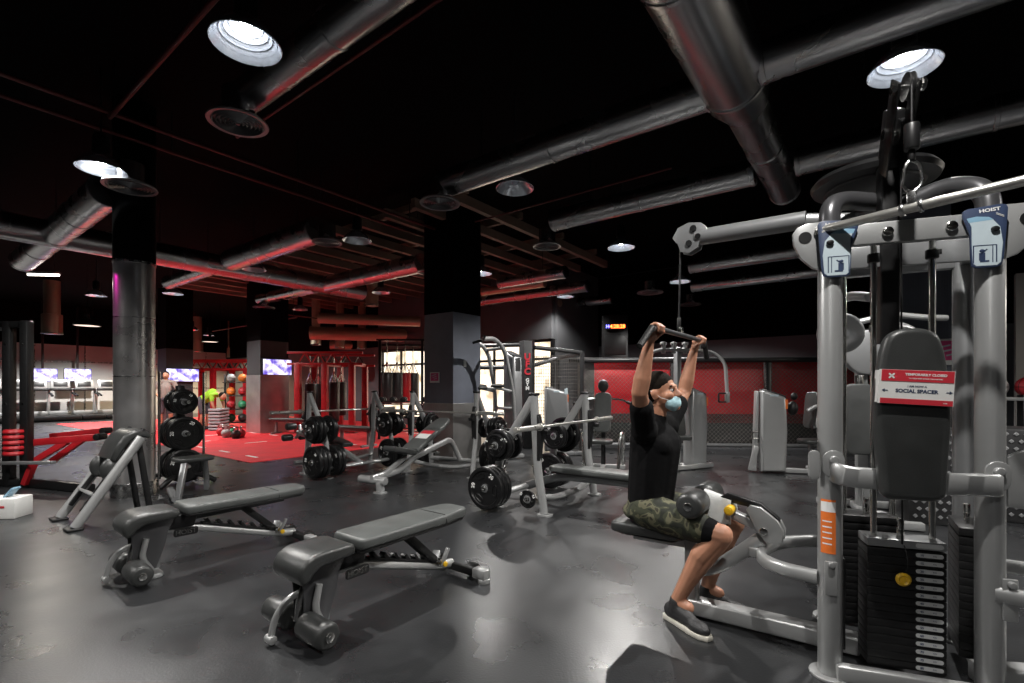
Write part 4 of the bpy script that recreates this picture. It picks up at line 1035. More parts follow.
def melt(name, mb, m, par, vox, smooth=6):
    """fuse overlapping solids into one continuous skin"""
    o = mb.build(name, m, None, 0)
    rm = o.modifiers.new('r', 'REMESH'); rm.mode = 'VOXEL'; rm.voxel_size = vox
    sm = o.modifiers.new('s', 'SMOOTH'); sm.factor = .5; sm.iterations = smooth
    bpy.context.view_layer.update()
    me = bpy.data.meshes.new_from_object(o.evaluated_get(bpy.context.evaluated_depsgraph_get()))
    o.modifiers.clear(); old = o.data; o.data = me; bpy.data.meshes.remove(old); me.name = name
    if not me.materials: me.materials.append(m)
    for p in me.polygons: p.use_smooth = True
    o.parent = par; return o

HEADM = Matrix.Translation((.065, 0, 1.255)) @ Matrix.Rotation(R(-12), 4, 'Y')          # head frame: x forward, z up, tipped back a little
def hp(x, y, z): return HEADM @ Vector((x, y, z))
HR = HEADM.to_3x3()
J = {}
J['sh'] = {s: Vector((.035, s * .185, 1.055)) for s in (-1, 1)}
J['el'] = {s: Vector((.085, s * .375, 1.27)) for s in (-1, 1)}
BARX, BARZ = .185, 1.60
J['wr'] = {s: Vector((BARX - .045, s * .385, BARZ - .075)) for s in (-1, 1)}
J['hip'] = {s: Vector((.02, s * .09, .585)) for s in (-1, 1)}
J['kn'] = {s: Vector((.425, s * .14, .525)) for s in (-1, 1)}
J['an'] = {-1: Vector((.205, -.14, .12)), 1: Vector((.29, .14, .12))}
def torso(mb, g=0.0, hips=True):
    mb.ball((.0, 0, .60), (.115 + g, .165 + g, .10 + g))
    mb.ball((.0, 0, .72), (.10 + g, .145 + g, .13 + g))
    mb.ball((.015, 0, .86), (.105 + g, .155 + g, .14 + g))
    mb.ball((.035, 0, .98), (.115 + g, .175 + g, .11 + g))
    for s in (-1, 1):
        mb.ball((.09, s * .075, .965), (.06 + g, .085 + g, .065 + g)); mb.ball((-.015, s * .08, .98), (.06 + g, .09 + g, .10 + g))
        mb.cap((.03, s * .06, 1.07), J['sh'][s] + Vector((0, 0, .01)), .055 + g, .062 + g)
mb = MB(); torso(mb, -.006)
mb.cap((.025, 0, 1.05), hp(-.03, 0, -.05), .062, .056)                                    # neck
# head
mb.ball(hp(-.012, 0, .045), (.098, .076, .092), HR, 24); mb.ball(hp(.02, 0, -.01), (.072, .064, .085), HR, 20)
mb.ball(hp(.045, 0, -.075), (.042, .045, .035), HR); mb.ball(hp(.05, 0, .0), (.04, .052, .06), HR)
mb.cap(hp(.082, -.022, .03), hp(.082, .022, .03), .017, .017)                               # brow
mb.cap(hp(.088, 0, .018), hp(.108, 0, -.022), .010, .015); mb.ball(hp(.098, .011, -.024), .009); mb.ball(hp(.098, -.011, -.024), .009)
mb.cap(hp(.086, -.016, -.052), hp(.086, .016, -.052), .012, .012); mb.ball(hp(.078, 0, -.088), .020)
for s in (-1, 1):
    mb.ball(hp(.062, s * .042, -.018), .026); mb.ball(hp(-.008, s * .078, -.002), (.020, .010, .032), HR); mb.ball(hp(-.012, s * .085, .010), (.018, .008, .02), HR)
# legs
for s in (-1, 1):
    mb.cap(J['hip'][s], J['kn'][s], .088, .060); mb.ball(J['kn'][s] + Vector((.012, 0, .0)), (.058, .056, .060))
    k, a = J['kn'][s], J['an'][s]; c = k.lerp(a, .32) + Vector((-.022, 0, 0))
    mb.cap(k + Vector((0, 0, -.01)), c, .055, .058); mb.cap(c, a, .056, .036); mb.cap(k + Vector((.012, 0, -.03)), a + Vector((.004, 0, .02)), .042, .032)
    d = Vector((.2, s * .02, -.06)); mb.cap(a, a + d * .3, .038, .035)
# arms
for s in (-1, 1):
    sh, el_, wr = J['sh'][s], J['el'][s], J['wr'][s]
    mb.ball(sh, .066); mb.cap(sh, sh.lerp(el_, .5) , .056, .052); mb.cap(sh.lerp(el_, .45), el_, .052, .042)
    mb.ball(el_, .043); mb.cap(el_, el_.lerp(wr, .3), .043, .046); mb.cap(el_.lerp(wr, .3), wr, .045, .027)
    # palm behind the bar, fingers over it
    pc = Vector((BARX - .030, s * .385, BARZ - .025))
    mb.cap(wr, pc + Vector((-.002, 0, -.012)), .027, .026)
    mb.cap(pc + Vector((0, -.032, .012)), pc + Vector((0, .032, .012)), .017, .017); mb.cap(pc + Vector((.0, -.026, -.018)), pc + Vector((0, .026, -.018)), .018, .018)
    for i in range(4):
        y = s * .385 + (i - 1.5) * .0215 * -s; rr = .024; ln = (0.92, 1.0, .95, .78)[i]
        ch = [pc + Vector((0, y - pc.y, .018))] + [Vector((BARX + rr * math.cos(R(a)), y, BARZ + rr * math.sin(R(a)))) for a in (140, 85, 20, 20 - 75 * ln)]
        for p, q, r0, r1 in zip(ch, ch[1:], (.0105, .0098, .0092, .0086), (.0098, .0092, .0086, .0075)): mb.cap(p, q, r0, r1, 10)
    th = [pc + Vector((.004, s * -.034, -.022)), Vector((BARX - .004, s * .345, BARZ - .028)), Vector((BARX + .022, s * .352, BARZ - .016))]
    for p, q, r0, r1 in zip(th, th[1:], (.0135, .011), (.011, .0088)): mb.cap(p, q, r0, r1, 10)
body = melt('body', mb, SKIN, PR, .0058, 4)
# eyes
for s in (-1, 1):
    mb = MB(); mb.ball(hp(.078, s * .031, .008), .0118); mb.build('eye', mat('eye_white', (.35, .32, .30), 0, .3, .02), PR)
    mb = MB(); mb.ball(hp(.0875, s * .031, .009), (.004, .0068, .0068), HR); mb.build('iris', HAIR, PR)
    mb = MB(); mb.cap(hp(.090, s * .014, .036), hp(.080, s * .048, .034), .006, .004); mb.build('eyebrow', HAIR, PR)
# hair cap, short
mb = MB(); mb.ball(hp(-.018, 0, .058), (.101, .081, .090), HR, 24); mb.ball(hp(-.055, 0, .01), (.062, .074, .075), HR, 20)
hair = melt('hair', mb, HAIR, PR, .007, 3)
# mask pulled over the chin
mb = MB(); mb.ball(hp(.056, 0, -.062), (.050, .058, .048), HR, 20); mb.ball(hp(.078, 0, -.052), (.028, .036, .036), HR)
mask = melt('face_mask', mb, MASK, PR, .006, 3)
for s in (-1, 1):
    mb = MB(); mb.tube([hp(.06, s * .06, -.045), hp(.02, s * .075, -.02), hp(-.012, s * .088, .02), hp(-.03, s * .078, .03)], .0018, 6); mb.build('ear_loop', WHITE, mask)
# shirt with short sleeves
mb = MB(); torso(mb, .010)
for s in (-1, 1):
    sh, el_ = J['sh'][s], J['el'][s]; mb.ball(sh, .078); mb.cap(sh, sh.lerp(el_, .62), .070, .066)
mb.cap((.025, 0, 1.06), (.03, 0, 1.115), .075, .068)
mb.ball((.02, 0, .66), (.12, .165, .07))
mb.cap((0, 0, .62), (.03, 0, .95), .135, .15)
for s in (-1, 1): mb.cap((0, s * .06, .62), (.03, s * .07, .95), .105, .115)
shirt = melt('shirt', mb, SHIRT, PR, .008, 8)
# shorts
mb = MB(); mb.ball((.0, 0, .585), (.135, .185, .095)); mb.ball((-.02, 0, .56), (.14, .18, .065))
for s in (-1, 1):
    h, k = J['hip'][s], J['kn'][s]
    mb.cap(h, h.lerp(k, .74), .106, .086)
shorts = melt('shorts', mb, CAMO, PR, .009, 4)
mb = MB()
for s in (-1, 1):
    h, k = J['hip'][s], J['kn'][s]; mb.cap(h.lerp(k, .5), h.lerp(k, .88), .088, .072)
melt('leggings', mb, SHIRT, PR, .009, 4)
# shoes
for s in (-1, 1):
    a = J['an'][s]; yaw = Matrix.Rotation(R(-27 if s < 0 else 4), 4, 'Z')
    drop = .0
    M = Matrix.Translation((a.x, a.y, 0)) @ yaw
    mb = MB(M); mb.ball((-.03, 0, .055), (.058, .040, .05)); mb.cap((-.02, 0, .06), (.12, 0, .045), .045, .036); mb.ball((.15, 0, .040), (.075, .044, .036)); mb.cap((0, 0, .08), (.0, 0, .115), .045, .042); mb.cap((.01, 0, .08), (.09, 0, .062), .042, .035)
    sh_ = melt('shoe', mb, SHOE, PR, .006, 4)
    mb = MB(M)
    so = [(-.088, -.02), (-.07, -.036), (0, -.038), (.12, -.048), (.19, -.044), (.228, -.02), (.228, .02), (.19, .042), (.12, .044), (0, .036), (-.07, .036), (-.088, .02)]
    mb.prism(so, .0, .026, None, .006); mb.build('sole', [SOLE] if s < 0 else [SOLE], sh_, 40)
    mb = MB(M)
    for i in range(4): x = .04 + i * .025; mb.tube([(x, -.03, .083 - i * .008), (x + .008, 0, .100 - i * .0095), (x, .03, .083 - i * .008)], .003, 6)
    mb.build('laces', BLACK, sh_)
# lat bar he holds
t = thing('lat_bar', 'long dark lat bar gripped overhead by the seated man', 'cable bar', LF @ Vector((BARX, 0, BARZ)), R(-36.87))
mb = MB(); mb.tube(fillet([(-.015, -.58, -.10), (0, -.46, 0), (0, .46, 0), (-.015, .58, -.10)], .08), .0138, 14); mb.build('bar_tube', DARKP, t, 50)
for s in (-1, 1):
    mb = MB(); mb.tube([(0, s * .46, 0), (-.007, s * .52, -.05), (-.015, s * .585, -.104)], .0165, 14); mb.build('rubber_grip', RUBB, t, 50)
mb = MB(); mb.box((0, 0, .02), (.016, .05, .05), .005); mb.build('swivel_lug', CHROME, t)
# towel over the roller arm
mb = MB(L); n = 14; ys = [(-.02 + .006 * math.sin(i * 1.3)) for i in range(n)]
rows = []
for j in range(9):
    v = j / 8; row = []
    for i in range(n):
        u_ = i / (n - 1); x = .30 + .17 * u_ + .012 * math.sin(3 * v + 4 * u_)
        if v < .35: y, z = -.045 - .012 * math.sin(6 * u_), .72 - .035 * u_ - (.35 - v) / .35 * (.16 + .03 * math.sin(5 * u_))
        elif v < .6: y, z = -.045 + (v - .35) / .25 * .10, .722 - .035 * u_ + .012 * math.sin((v - .35) / .25 * PI)
        else: y, z = .055 + .010 * math.sin(7 * u_), .72 - .035 * u_ - (v - .6) / .4 * (.12 + .03 * math.sin(4 * u_ + 1))
        row.append((x, y, z))
    rows.append(row)
vs = [[mb._v((L.inverted() @ LF) @ Vector(p)) if False else mb._v(p) for p in row] for row in rows]
for j in range(8):
    for i in range(n - 1): mb._f([vs[j][i], vs[j][i + 1], vs[j + 1][i + 1], vs[j + 1][i]])
o = mb.build('towel', TOWEL, None, 80); o.data.transform(TI.inverted()); md = o.modifiers.new('t', 'SOLIDIFY'); md.thickness = .008; md2 = o.modifiers.new('s', 'SUBSURF'); md2.levels = 1; md2.render_levels = 1
tag(o, 'white towel draped over the knee roller arm beside the camouflage shorts', 'towel')
# ================================================================== cage fence, clock, machines, rig and people further back
NETM = mat('fence_wire', (.14, .13, .12), .6, .4, .1)
PADB = mat('black_padding', (.02, .02, .021), 0, .38, .15, 10)
FA, FB = Vector((1.35, 10.15, 0)), Vector((7.4, 9.75, 0))
FD = (FB - FA).normalized(); FL = (FB - FA).length
t = thing('cage_fence', 'padded black cage fence with wire mesh over a red panel', 'fence', FA, math.atan2(FD.y, FD.x))
mb = MB(); mb.cyl((-.15, 0, 1.86), (FL, 0, 1.86), .055, seg=16, bev=.02); mb.build('top_rail', PADB, t)
mb = MB(); mb.cyl((.1, 0, .10), (FL, 0, .10), .04, seg=14); mb.build('base_rail', GREYP, t)
for i in range(4):
    x = .12 + i * 1.9; mb = MB(); mb.box((x, .06, .93), (.13, .13, 1.86), .03); mb.build('fence_post', PADB, t)
mb = MB(); mb.box((.22 + FL / 2, .16, 1.18), (FL - .35, .03, 1.28), .006); mb.build('red_panel', REDV, t)
mb = MB(); mb.box((.22 + FL / 2, .17, .42), (FL - .35, .05, .66), .01); mb.build('kick_pad', PADB, t)
mb = MB(); st = .085; z0, z1 = .14, 1.80; H = z1 - z0; n = int((FL + H) / st)
for i in range(n):
    for sg in (1, -1):
        xa = i * st - H; xb = xa + H; za, zb = (z0, z1) if sg > 0 else (z1, z0)
        if xb < .1 or xa > FL: continue
        k0 = max(0, (.1 - xa) / H); k1 = min(1, (FL - xa) / H)
        mb.cyl((xa + H * k0, 0, za + (zb - za) * k0), (xa + H * k1, 0, za + (zb - za) * k1), .0032, seg=4)
mb.build('wire_mesh', NETM, t)
# second cage corner with the lettered post
t = thing('cage_gate', 'black cage frame before the windows with lettering on its padded post', 'fence', ground(527, 448), R(8))
z = t.location.y
mb = MB(); mb.cyl((0, 0, 0), (0, 0, 2.28), .17, seg=6, bev=.03); po = mb.build('padded_post', PADB, t)
for k, (ch, c) in enumerate((('U', REDS), ('F', REDS), ('C', REDS))):
    mb = MB(); mb.text(ch, .19, frame((-.02, -.172, 1.93 - k * .155), (1, -.1, 0), (0, 0, 1)), .003, .008); mb.build('lettering', c, po, 0)
for k, ch in enumerate('GYM'):
    mb = MB(); mb.text(ch, .10, frame((-.02, -.172, 1.44 - k * .085), (1, -.1, 0), (0, 0, 1)), .003, .004); mb.build('lettering', WHITE, po, 0)
for a, b in (((0, 0, 2.16), (1.05, -.55, 2.0)), ((0, 0, 1.72), (.8, .5, 1.95)), ((0, 0, 2.2), (-1.5, .3, 2.18)), ((0, 0, 1.72), (-1.5, .3, 1.72)), ((1.05, -.55, 2.0), (.8, .5, 1.95))):
    mb = MB(); mb.cyl(a, b, .045, seg=12); mb.build('gate_rail', PADB, t)
for a in ((1.05, -.55), (.8, .5)):
    mb = MB(); mb.cyl((*a, 0), (*a, 2.0), .05, seg=12); mb.build('gate_post', PADB, t)
mb = MB()
for i in range(26):
    for sg in (1, -1):
        y0, y1 = (.2, 1.0) if sg > 0 else (1.9, 1.1)
        x = i / 25; p = Vector((.15 + .85 * x, -.08 - .45 * x, 0)); mb.cyl((p.x, p.y, .15), (p.x, p.y, 1.95), .004, seg=4) if sg > 0 else mb.cyl((.1, -.05, .15 + x * 1.8), (1.0, -.53, .15 + x * 1.8), .004, seg=4)
mb.build('wire_mesh', NETM, t)
# clock cabinet
c = at(616, 332, 12.6)
t = thing('clock_cabinet', 'tall black cabinet with glowing timer on the dark wall', 'cabinet', (c.x, c.y + .1, 0), R(-6))
mb = MB(); mb.box((0, .15, 1.75), (.66, .3, 2.9), .01); mb.box((0, .0, 2.4), (.56, .04, .5), .005); mb.build('cabinet_body', BLACK, t)
mb = MB(); mb.box((0, -.025, c.z + .15), (.5, .04, .17), .005); sc_ = mb.build('clock_face', BLACK, t)
LEDR = mat('led_red', (.8, .1, .02), 0, .5, .01, emit=(1, .16, .03), estr=7); LEDB = mat('led_blue', (.1, .1, .8), 0, .5, .01, emit=(.15, .15, 1), estr=6)
mb = MB(); mb.text('4:28:28', .135, frame((.055, -.049, c.z + .15), (1, 0, 0), (0, 0, 1)), .001, .003); mb.build('clock_digits', LEDR, sc_, 0)
mb = MB(); mb.text('H', .12, frame((-.20, -.049, c.z + .15), (1, 0, 0), (0, 0, 1)), .001, .004); mb.build('clock_symbol', LEDB, sc_, 0)
mb = MB(); mb.box((-.02, -.006, c.z - .25), (.14, .012, .035), .003); mb.build('maker_plate', SILVER, t)

# ------------------------------------------------------------------ selectorised machines
def shroud(mb, c, w, d, h, rot=0):
    M = Matrix.Translation(Vector(c)) @ Matrix.Rotation(R(rot), 4, 'Z')
    b = MB(mb.M @ M); b.prism([(-w / 2, .03), (w / 2, .03), (w / 2 + .02, h * .5), (w / 2, h - .13), (w * .42, h - .10), (-w * .40, h), (-w / 2, h - .03)], -d / 2, d / 2, Matrix(((1, 0, 0, 0), (0, 0, 1, 0), (0, 1, 0, 0), (0, 0, 0, 1))), min(d * .3, .05), 3)
    m = bpy.data.meshes.new('t'); b.bm.to_mesh(m); mb.bm.from_mesh(m); bpy.data.meshes.remove(m)
def stack_shroud(t, c, w, d, h, m=SILVER, rot=0, sticker=True):
    mb = MB(); shroud(mb, c, w, d, h, rot); o = mb.build('weight_shroud', m, t, 40)
    M = Matrix.Translation(Vector(c)) @ Matrix.Rotation(R(rot), 4, 'Z')
    mb = MB(M); mb.bar((-w * .46, 0, h + .0), (w * .50, 0, h - .105), d * .8, .03, .01); mb.build('shroud_cap', DARKP, o, 40)
    mb = MB(M); mb.box((w * .5, 0, h * .5), (.012, d * .55, h * .86), .004); mb.build('stack_window', BLACK, o)
    if sticker:
        mb = MB(M); mb.box((w * .40, -d * .43, h * .83), (.10, .006, .14), .001); mb.build('caution_label', ORANGE, o, 0)
        mb = MB(M); mb.box((0, -d * .5, h * .93), (.12, .006, .03), .001); mb.build('maker_mark', PAPER, o, 0)
    return o
def foot_bars(t, bars, w=.08, h=.07, m=SILVER):
    for a, b in bars:
        mb = MB(); mb.bar((*a, .045), (*b, .045), w, h, .012); mb.build('base_bar', m, t)
def pad(t, name, w, h, M, th=.06, m=VINYL):
    mb = MB(M); mb.prism(rrect(w, h, min(w, h) * .28, 5), 0, th, None, .018, 3); return mb.build(name, m, t, 50)
# pec fly machine behind the man
p = ground(684, 467)
t = thing('pec_fly_machine', 'silver pec fly machine with overhead swing arms behind the seated man', 'gym machine', p, R(10))
stack_shroud(t, (.22, .05, 0), .30, .26, 1.28, SILVER, 10)
mb = MB(); mb.bar((-.12, .0, .05), (-.06, .1, 1.95), .09, .12, .02); mb.build('column', GREYP, t)
pad(t, 'back_pad', .26, .75, frame((-.20, -.10, .88), (1, .2, 0), (0, .12, 1)))
pad(t, 'seat_pad', .34, .34, Matrix.Translation((-.25, -.28, .48)))
mb = MB(); mb.bar((-.24, -.25, .48), (-.2, -.15, .05), .08, .07, .012); mb.build('seat_post', SILVER, t)
mb = MB(); mb.bar((-.40, 0, 1.90), (.32, 0, 1.90), .07, .05, .01); mb.build('cross_head', SILVER, t)
for x in (-.36, -.18, .02, .26):
    mb = MB(); mb.cyl((x, 0, 1.84), (x, 0, 2.03), .035, seg=14, bev=.008); mb.cyl((x - .05, 0, 2.0), (x + .05, 0, 2.0), .022, seg=12, bev=.005); mb.build('pivot', SILVER, t)
for s, xs in ((-1, -.42), (1, .34)):
    mb = MB(); mb.tube(fillet([(xs - s * .02, 0, 1.90), (xs + s * .16, -.05, 1.86), (xs + s * .30, -.15, 1.70), (xs + s * .30, -.2, 1.18)], .12), .028, 12); a = mb.build('swing_arm', SILVER, t, 50)
    mb = MB(); mb.cyl((xs + s * .30, -.2, 1.05), (xs + s * .30, -.2, 1.22), .04, seg=14, bev=.012); mb.build('arm_collar', SILVER, a)
    mb = MB(); mb.tube(fillet([(xs + s * .30, -.2, 1.2), (xs + s * .12, -.24, 1.2), (xs + s * .12, -.24, 1.06), (xs + s * .30, -.2, 1.06)], .03), .014, 10); mb.build('handle', RUBB, a)
mb = MB(); mb.ball((.0, -.02, 1.18), (.12, .10, .055)); mb.build('cam', BLACK, t)
mb = MB(); mb.box((-.26, -.19, 1.05), (.20, .01, .055), .002); mb.build('notice_strip', WHITE, t, 0)
foot_bars(t, (((-.45, -.35), (.42, -.12)), ((-.12, -.3), (-.08, .25)), ((.22, -.1), (.25, .3))))
# shrouded machine before the red panel
p = ground(772, 473)
t = thing('leg_machine', 'silver shrouded weight machine standing alone before the red fence panel', 'gym machine', p, R(-12))
stack_shroud(t, (0, .0, 0), .34, .22, 1.26, SILVER, 0)
mb = MB(); mb.bar((-.24, .05, .02), (-.20, .05, 1.24), .05, .12, .012); mb.bar((-.30, .0, .03), (-.22, .0, .4), .05, .08, .012); mb.build('side_frame', SILVER, t)
mb = MB(); mb.tube(fillet([(-.22, -.06, .62), (-.30, -.1, .62), (-.30, -.1, .52), (-.22, -.06, .52)], .02), .014, 10); mb.build('handle', CHROME, t)
pad(t, 'back_pad', .28, .55, frame((.62, .15, .95), (.3, -1, 0), (.1, 0, 1)))
pad(t, 'seat_pad', .34, .36, Matrix.Translation((.55, .02, .46)))
mb = MB(); mb.tube(fillet([(.45, -.1, .95), (.62, -.1, 1.05), (.56, -.15, .72), (.64, -.15, .35), (.62, -.1, .12)], .1), .026, 12); mb.build('curved_arm', SILVER, t, 50)
mb = MB(); mb.ball((.30, .05, .98), (.075, .075, .11)); mb.ball((.32, .05, 1.16), (.05, .05, .06)); mb.build('roller_pad', RUBB, t)
mb = MB(); mb.cyl((.50, -.12, .70), (.80, -.12, .70), .045, seg=16, bev=.012); mb.build('arm_roller', RUBB, t)
mb = MB(); mb.bar((.55, .05, .45), (.6, .05, .04), .07, .08, .012); mb.build('seat_post', SILVER, t)
foot_bars(t, (((-.1, .08), (.85, -.02)), ((.6, -.3), (.62, .35))))
# shoulder press beside the lettered post
p = ground(556, 452)
t = thing('shoulder_machine', 'grey shrouded machine between the uprights of the flat press station', 'gym machine', p, R(20))
stack_shroud(t, (0, 0, 0), .46, .28, 1.30, GREYP, -20)
mb = MB(); mb.prism([(.1, 1.26), (.16, 1.28), (.17, 1.18), (.13, 1.13), (.09, 1.18)][::-1], -.19, -.18, Matrix(((1, 0, 0, 0), (0, 0, 1, 0), (0, 1, 0, 0), (0, 0, 0, 1)))); mb.build('shield_badge', PAPER, t, 0)
pad(t, 'seat_pad', .34, .36, Matrix.Translation((.1, -.5, .44)))
mb = MB(); mb.bar((.1, -.5, .44), (.1, -.4, .04), .07, .07, .012); mb.build('seat_post', GREYP, t)
foot_bars(t, (((.0, .1), (.12, -.65)), ((-.2, -.6), (.4, -.6))), m=GREYP)
# seated row machine with head rest
p = ground(603, 470)
t = thing('seated_press_machine', 'small machine with upright grey back pad and round head rest by the fence', 'gym machine', p, R(-14))
pad(t, 'back_pad', .26, .62, frame((0, 0, .90), (1, -.1, 0), (0, .15, 1)), .06, PADG)
mb = MB(); mb.ball((.0, .06, 1.32), (.085, .05, .10)); mb.build('head_rest', VINYL, t)
pad(t, 'seat_pad', .32, .34, Matrix.Translation((0, -.22, .44)))
mb = MB(); mb.bar((0, .12, 1.35), (0, .1, .04), .07, .08, .012); mb.build('back_post', BLACK, t)
for s in (-1, 1):
    mb = MB(); mb.tube(fillet([(s * .08, .1, 1.12), (s * .30, .0, 1.10), (s * .38, -.1, 1.06)], .05), .016, 10); a = mb.build('press_handle', CHROME, t)
    mb = MB(); mb.cyl((s * .36, -.08, 1.07), (s * .44, -.16, 1.04), .022, seg=12, bev=.005); mb.build('grip', RUBB, a)
    mb = MB(); mb.tube(fillet([(s * .30, .1, .05), (s * .32, -.05, .55), (s * .28, -.3, .62), (s * .24, -.40, .05)], .12), .026, 12); mb.build('side_hoop', CHROME, t, 50)
foot_bars(t, (((-.34, .1), (.34, .1)), ((-.3, -.42), (.3, -.42)), ((0, .1), (0, -.42))))
# assisted pull-up tower
p = ground(491, 458)
t = thing('pull_up_tower', 'tall pull-up and dip tower with curved silver uprights by the square column', 'gym machine', p, R(-55))
for s in (-1, 1):
    mb = MB(); mb.tube(fillet([(s * .30, .35, .04), (s * .30, .28, 1.2), (s * .28, .12, 1.95), (s * .30, -.10, 2.16), (s * .40, -.42, 2.12)], .16), .038, 16); u = mb.build('upright', SILVER, t, 50)
    for a, b in (((s * .40, -.40, 2.12), (s * .62, -.52, 2.14)), ((s * .36, -.30, 2.14), (s * .22, -.52, 2.06))):
        mb = MB(); mb.cyl(a, b, .022, seg=12, bev=.005); mb.build('pull_up_grip', RUBB, u)
    mb = MB(); mb.tube(fillet([(s * .30, .25, 1.22), (s * .30, -.05, 1.28), (s * .34, -.40, 1.28)], .06), .026, 12); d = mb.build('dip_arm', SILVER, t, 50)
    mb = MB(); mb.cyl((s * .335, -.30, 1.28), (s * .345, -.47, 1.28), .028, seg=12, bev=.006); mb.build('dip_grip', YELLOW if s < 0 else RUBB, d)
    mb = MB(); mb.ball((s * .31, -.05, 1.32), (.055, .16, .035)); mb.build('elbow_pad', RUBB, d)
mb = MB(); mb.tube([(-.28, .1, 2.0), (.28, .1, 2.0)], .03, 12); mb.build('top_crossbar', SILVER, t)
mb = MB(); mb.tube([(-.30, .3, .9), (.30, .3, .9)], .03, 12); mb.build('mid_crossbar', SILVER, t)
stack_shroud(t, (.0, .48, 0), .34, .22, 1.98, GREYP, 0, False)
mb = MB(); mb.box((-.33, -.12, 1.16), (.18, .012, .10), .002); mb.build('instruction_sign', MAGENTA, t, 0)
pad(t, 'knee_pad', .40, .26, Matrix.Translation((0, -.05, .62)))
mb = MB(); mb.bar((0, .3, .5), (0, -.1, .6), .06, .06, .01); mb.build('knee_arm', GREYP, t)
foot_bars(t, (((-.32, .5), (-.34, -.5)), ((.32, .5), (.34, -.5)), ((-.32, .4), (.32, .4))))
# machines glimpsed behind the cable tower
p = Vector((3.62, 5.0, 0))
t = thing('chest_press_machine', 'silver machine with big round cam glimpsed behind the cable tower posts', 'gym machine', p, R(-20))
mb = MB(); mb.bar((0, 0, .04), (.02, .1, 1.9), .10, .10, .02); mb.build('column', SILVER, t)
mb = MB(); mb.cyl((.06, -.08, 1.66), (.06, .08, 1.66), .24, seg=30, bev=.04); mb.build('cam_cover', GREYP, t)
mb = MB(); mb.tube(fillet([(-.1, -.1, 1.95), (.2, -.15, 2.02), (.5, -.1, 1.98), (.7, 0, 1.98)], .05), .03, 12); mb.build('press_arm', SILVER, t)
pad(t, 'back_pad', .28, .70, frame((-.1, -.25, .98), (1, 0, 0), (0, .1, 1)))
pad(t, 'seat_pad', .36, .36, Matrix.Translation((-.1, -.5, .46)))
mb = MB(); mb.cyl((-.05, -.1, 1.1), (-.05, -.1, 1.42), .035, seg=14, bev=.01); mb.build('shock_tube', CHROME, t)
mb = MB(); mb.box((-.05, -.14, .98), (.10, .01, .2), .002); mb.build('caution_label', ORANGE, t, 0)
mb = MB(); mb.tube(fillet([(.25, -.2, 1.1), (.1, -.4, .9), (.25, -.45, .6), (.2, -.3, .3)], .12), .024, 12); mb.build('handle', CHROME, t)
mb = MB(); mb.bar((-.1, -.5, .45), (-.05, -.3, .04), .07, .07, .012); mb.build('seat_post', SILVER, t)
foot_bars(t, (((0, .3), (-.1, -.7)), ((-.4, -.6), (.3, -.6)), ((-.35, .25), (.4, .25))))
p = Vector((4.9, 4.85, 0))
t = thing('plyo_box', 'black diamond-textured jump box beside the pale wall', 'box', p, R(-35))
mb = MB(); mb.box((0, 0, .45), (.6, .5, .9), .02); mb.build('box_body', PADB, t)
mb = MB()
for i in range(8):
    for j in range(12): mb.box((-.24 + i * .068 + (j % 2) * .034, -.253, .08 + j * .07), (.03, .012, .03), .004, Matrix.Rotation(R(45), 3, 'Y'))
mb.build('tread_texture', GREYP, t, 0)
t = thing('plyo_box', 'second diamond-textured jump box glimpsed between tower pad and post', 'box', (4.1, 4.75, 0), R(-20))
mb = MB(); mb.box((0, 0, .45), (.5, .5, .9), .02); mb.build('box_body', PADB, t)
mb = MB()
for i in range(7):
    for j in range(12): mb.box((-.2 + i * .064 + (j % 2) * .03, -.253, .08 + j * .07), (.03, .012, .03), .004, Matrix.Rotation(R(45), 3, 'Y'))
mb.build('tread_texture', GREYP, t, 0)
t = thing('storage_shelf', 'shelf ledge with sports gear against the pale wall beside the tower', 'shelf', (6.45, 6.1, 0), R(-38))
for z in (.25, .72, 1.15):
    mb = MB(); mb.box((0, 0, z), (1.5, .4, .04), .006); mb.build('shelf_board', SILVER, t)
for sx in (-.7, 0, .7):
    mb = MB(); mb.box((sx, 0, .6), (.05, .38, 1.2), .006); mb.build('shelf_upright', BLACK, t)
BALLC = [mat('ball_green', (.02, .22, .10), 0, .5, .1), mat('ball_grey', (.35, .35, .35), 0, .5, .1), mat('ball_red', (.4, .02, .03), 0, .5, .1), mat('ball_black', (.02, .02, .02), 0, .5, .1), mat('ball_orange', (.7, .2, .03), 0, .5, .1)]
SM_ = Matrix.Translation((6.45, 6.1, 0)) @ Matrix.Rotation(R(-38), 4, 'Z')
def med_ball(loc, r, m, label, group):
    t = thing('medicine_ball', label, 'ball', loc, 0, group)
    mb = MB(); mb.ball((0, 0, r), r, None, 20); mb.build('ball_shell', m, t, 60)
    mb = MB()
    for k in range(2): mb.lathe([(r * 1.0, -.004), (r * 1.015, 0), (r * 1.0, .004)], Matrix.Translation((0, 0, r)) @ Matrix.Rotation(PI / 2 * k, 4, 'X'), 24)
    mb.build('ball_seam', BLACK, t, 60)
for k, x in enumerate((-.55, -.25, .05, .35)):
    med_ball(SM_ @ Vector((x, -.02, 1.17)), .13, BALLC[k], ('green', 'grey', 'red', 'black')[k] + ' medicine ball on the top shelf by the pale wall', 'balls on the shelf by the pale wall')
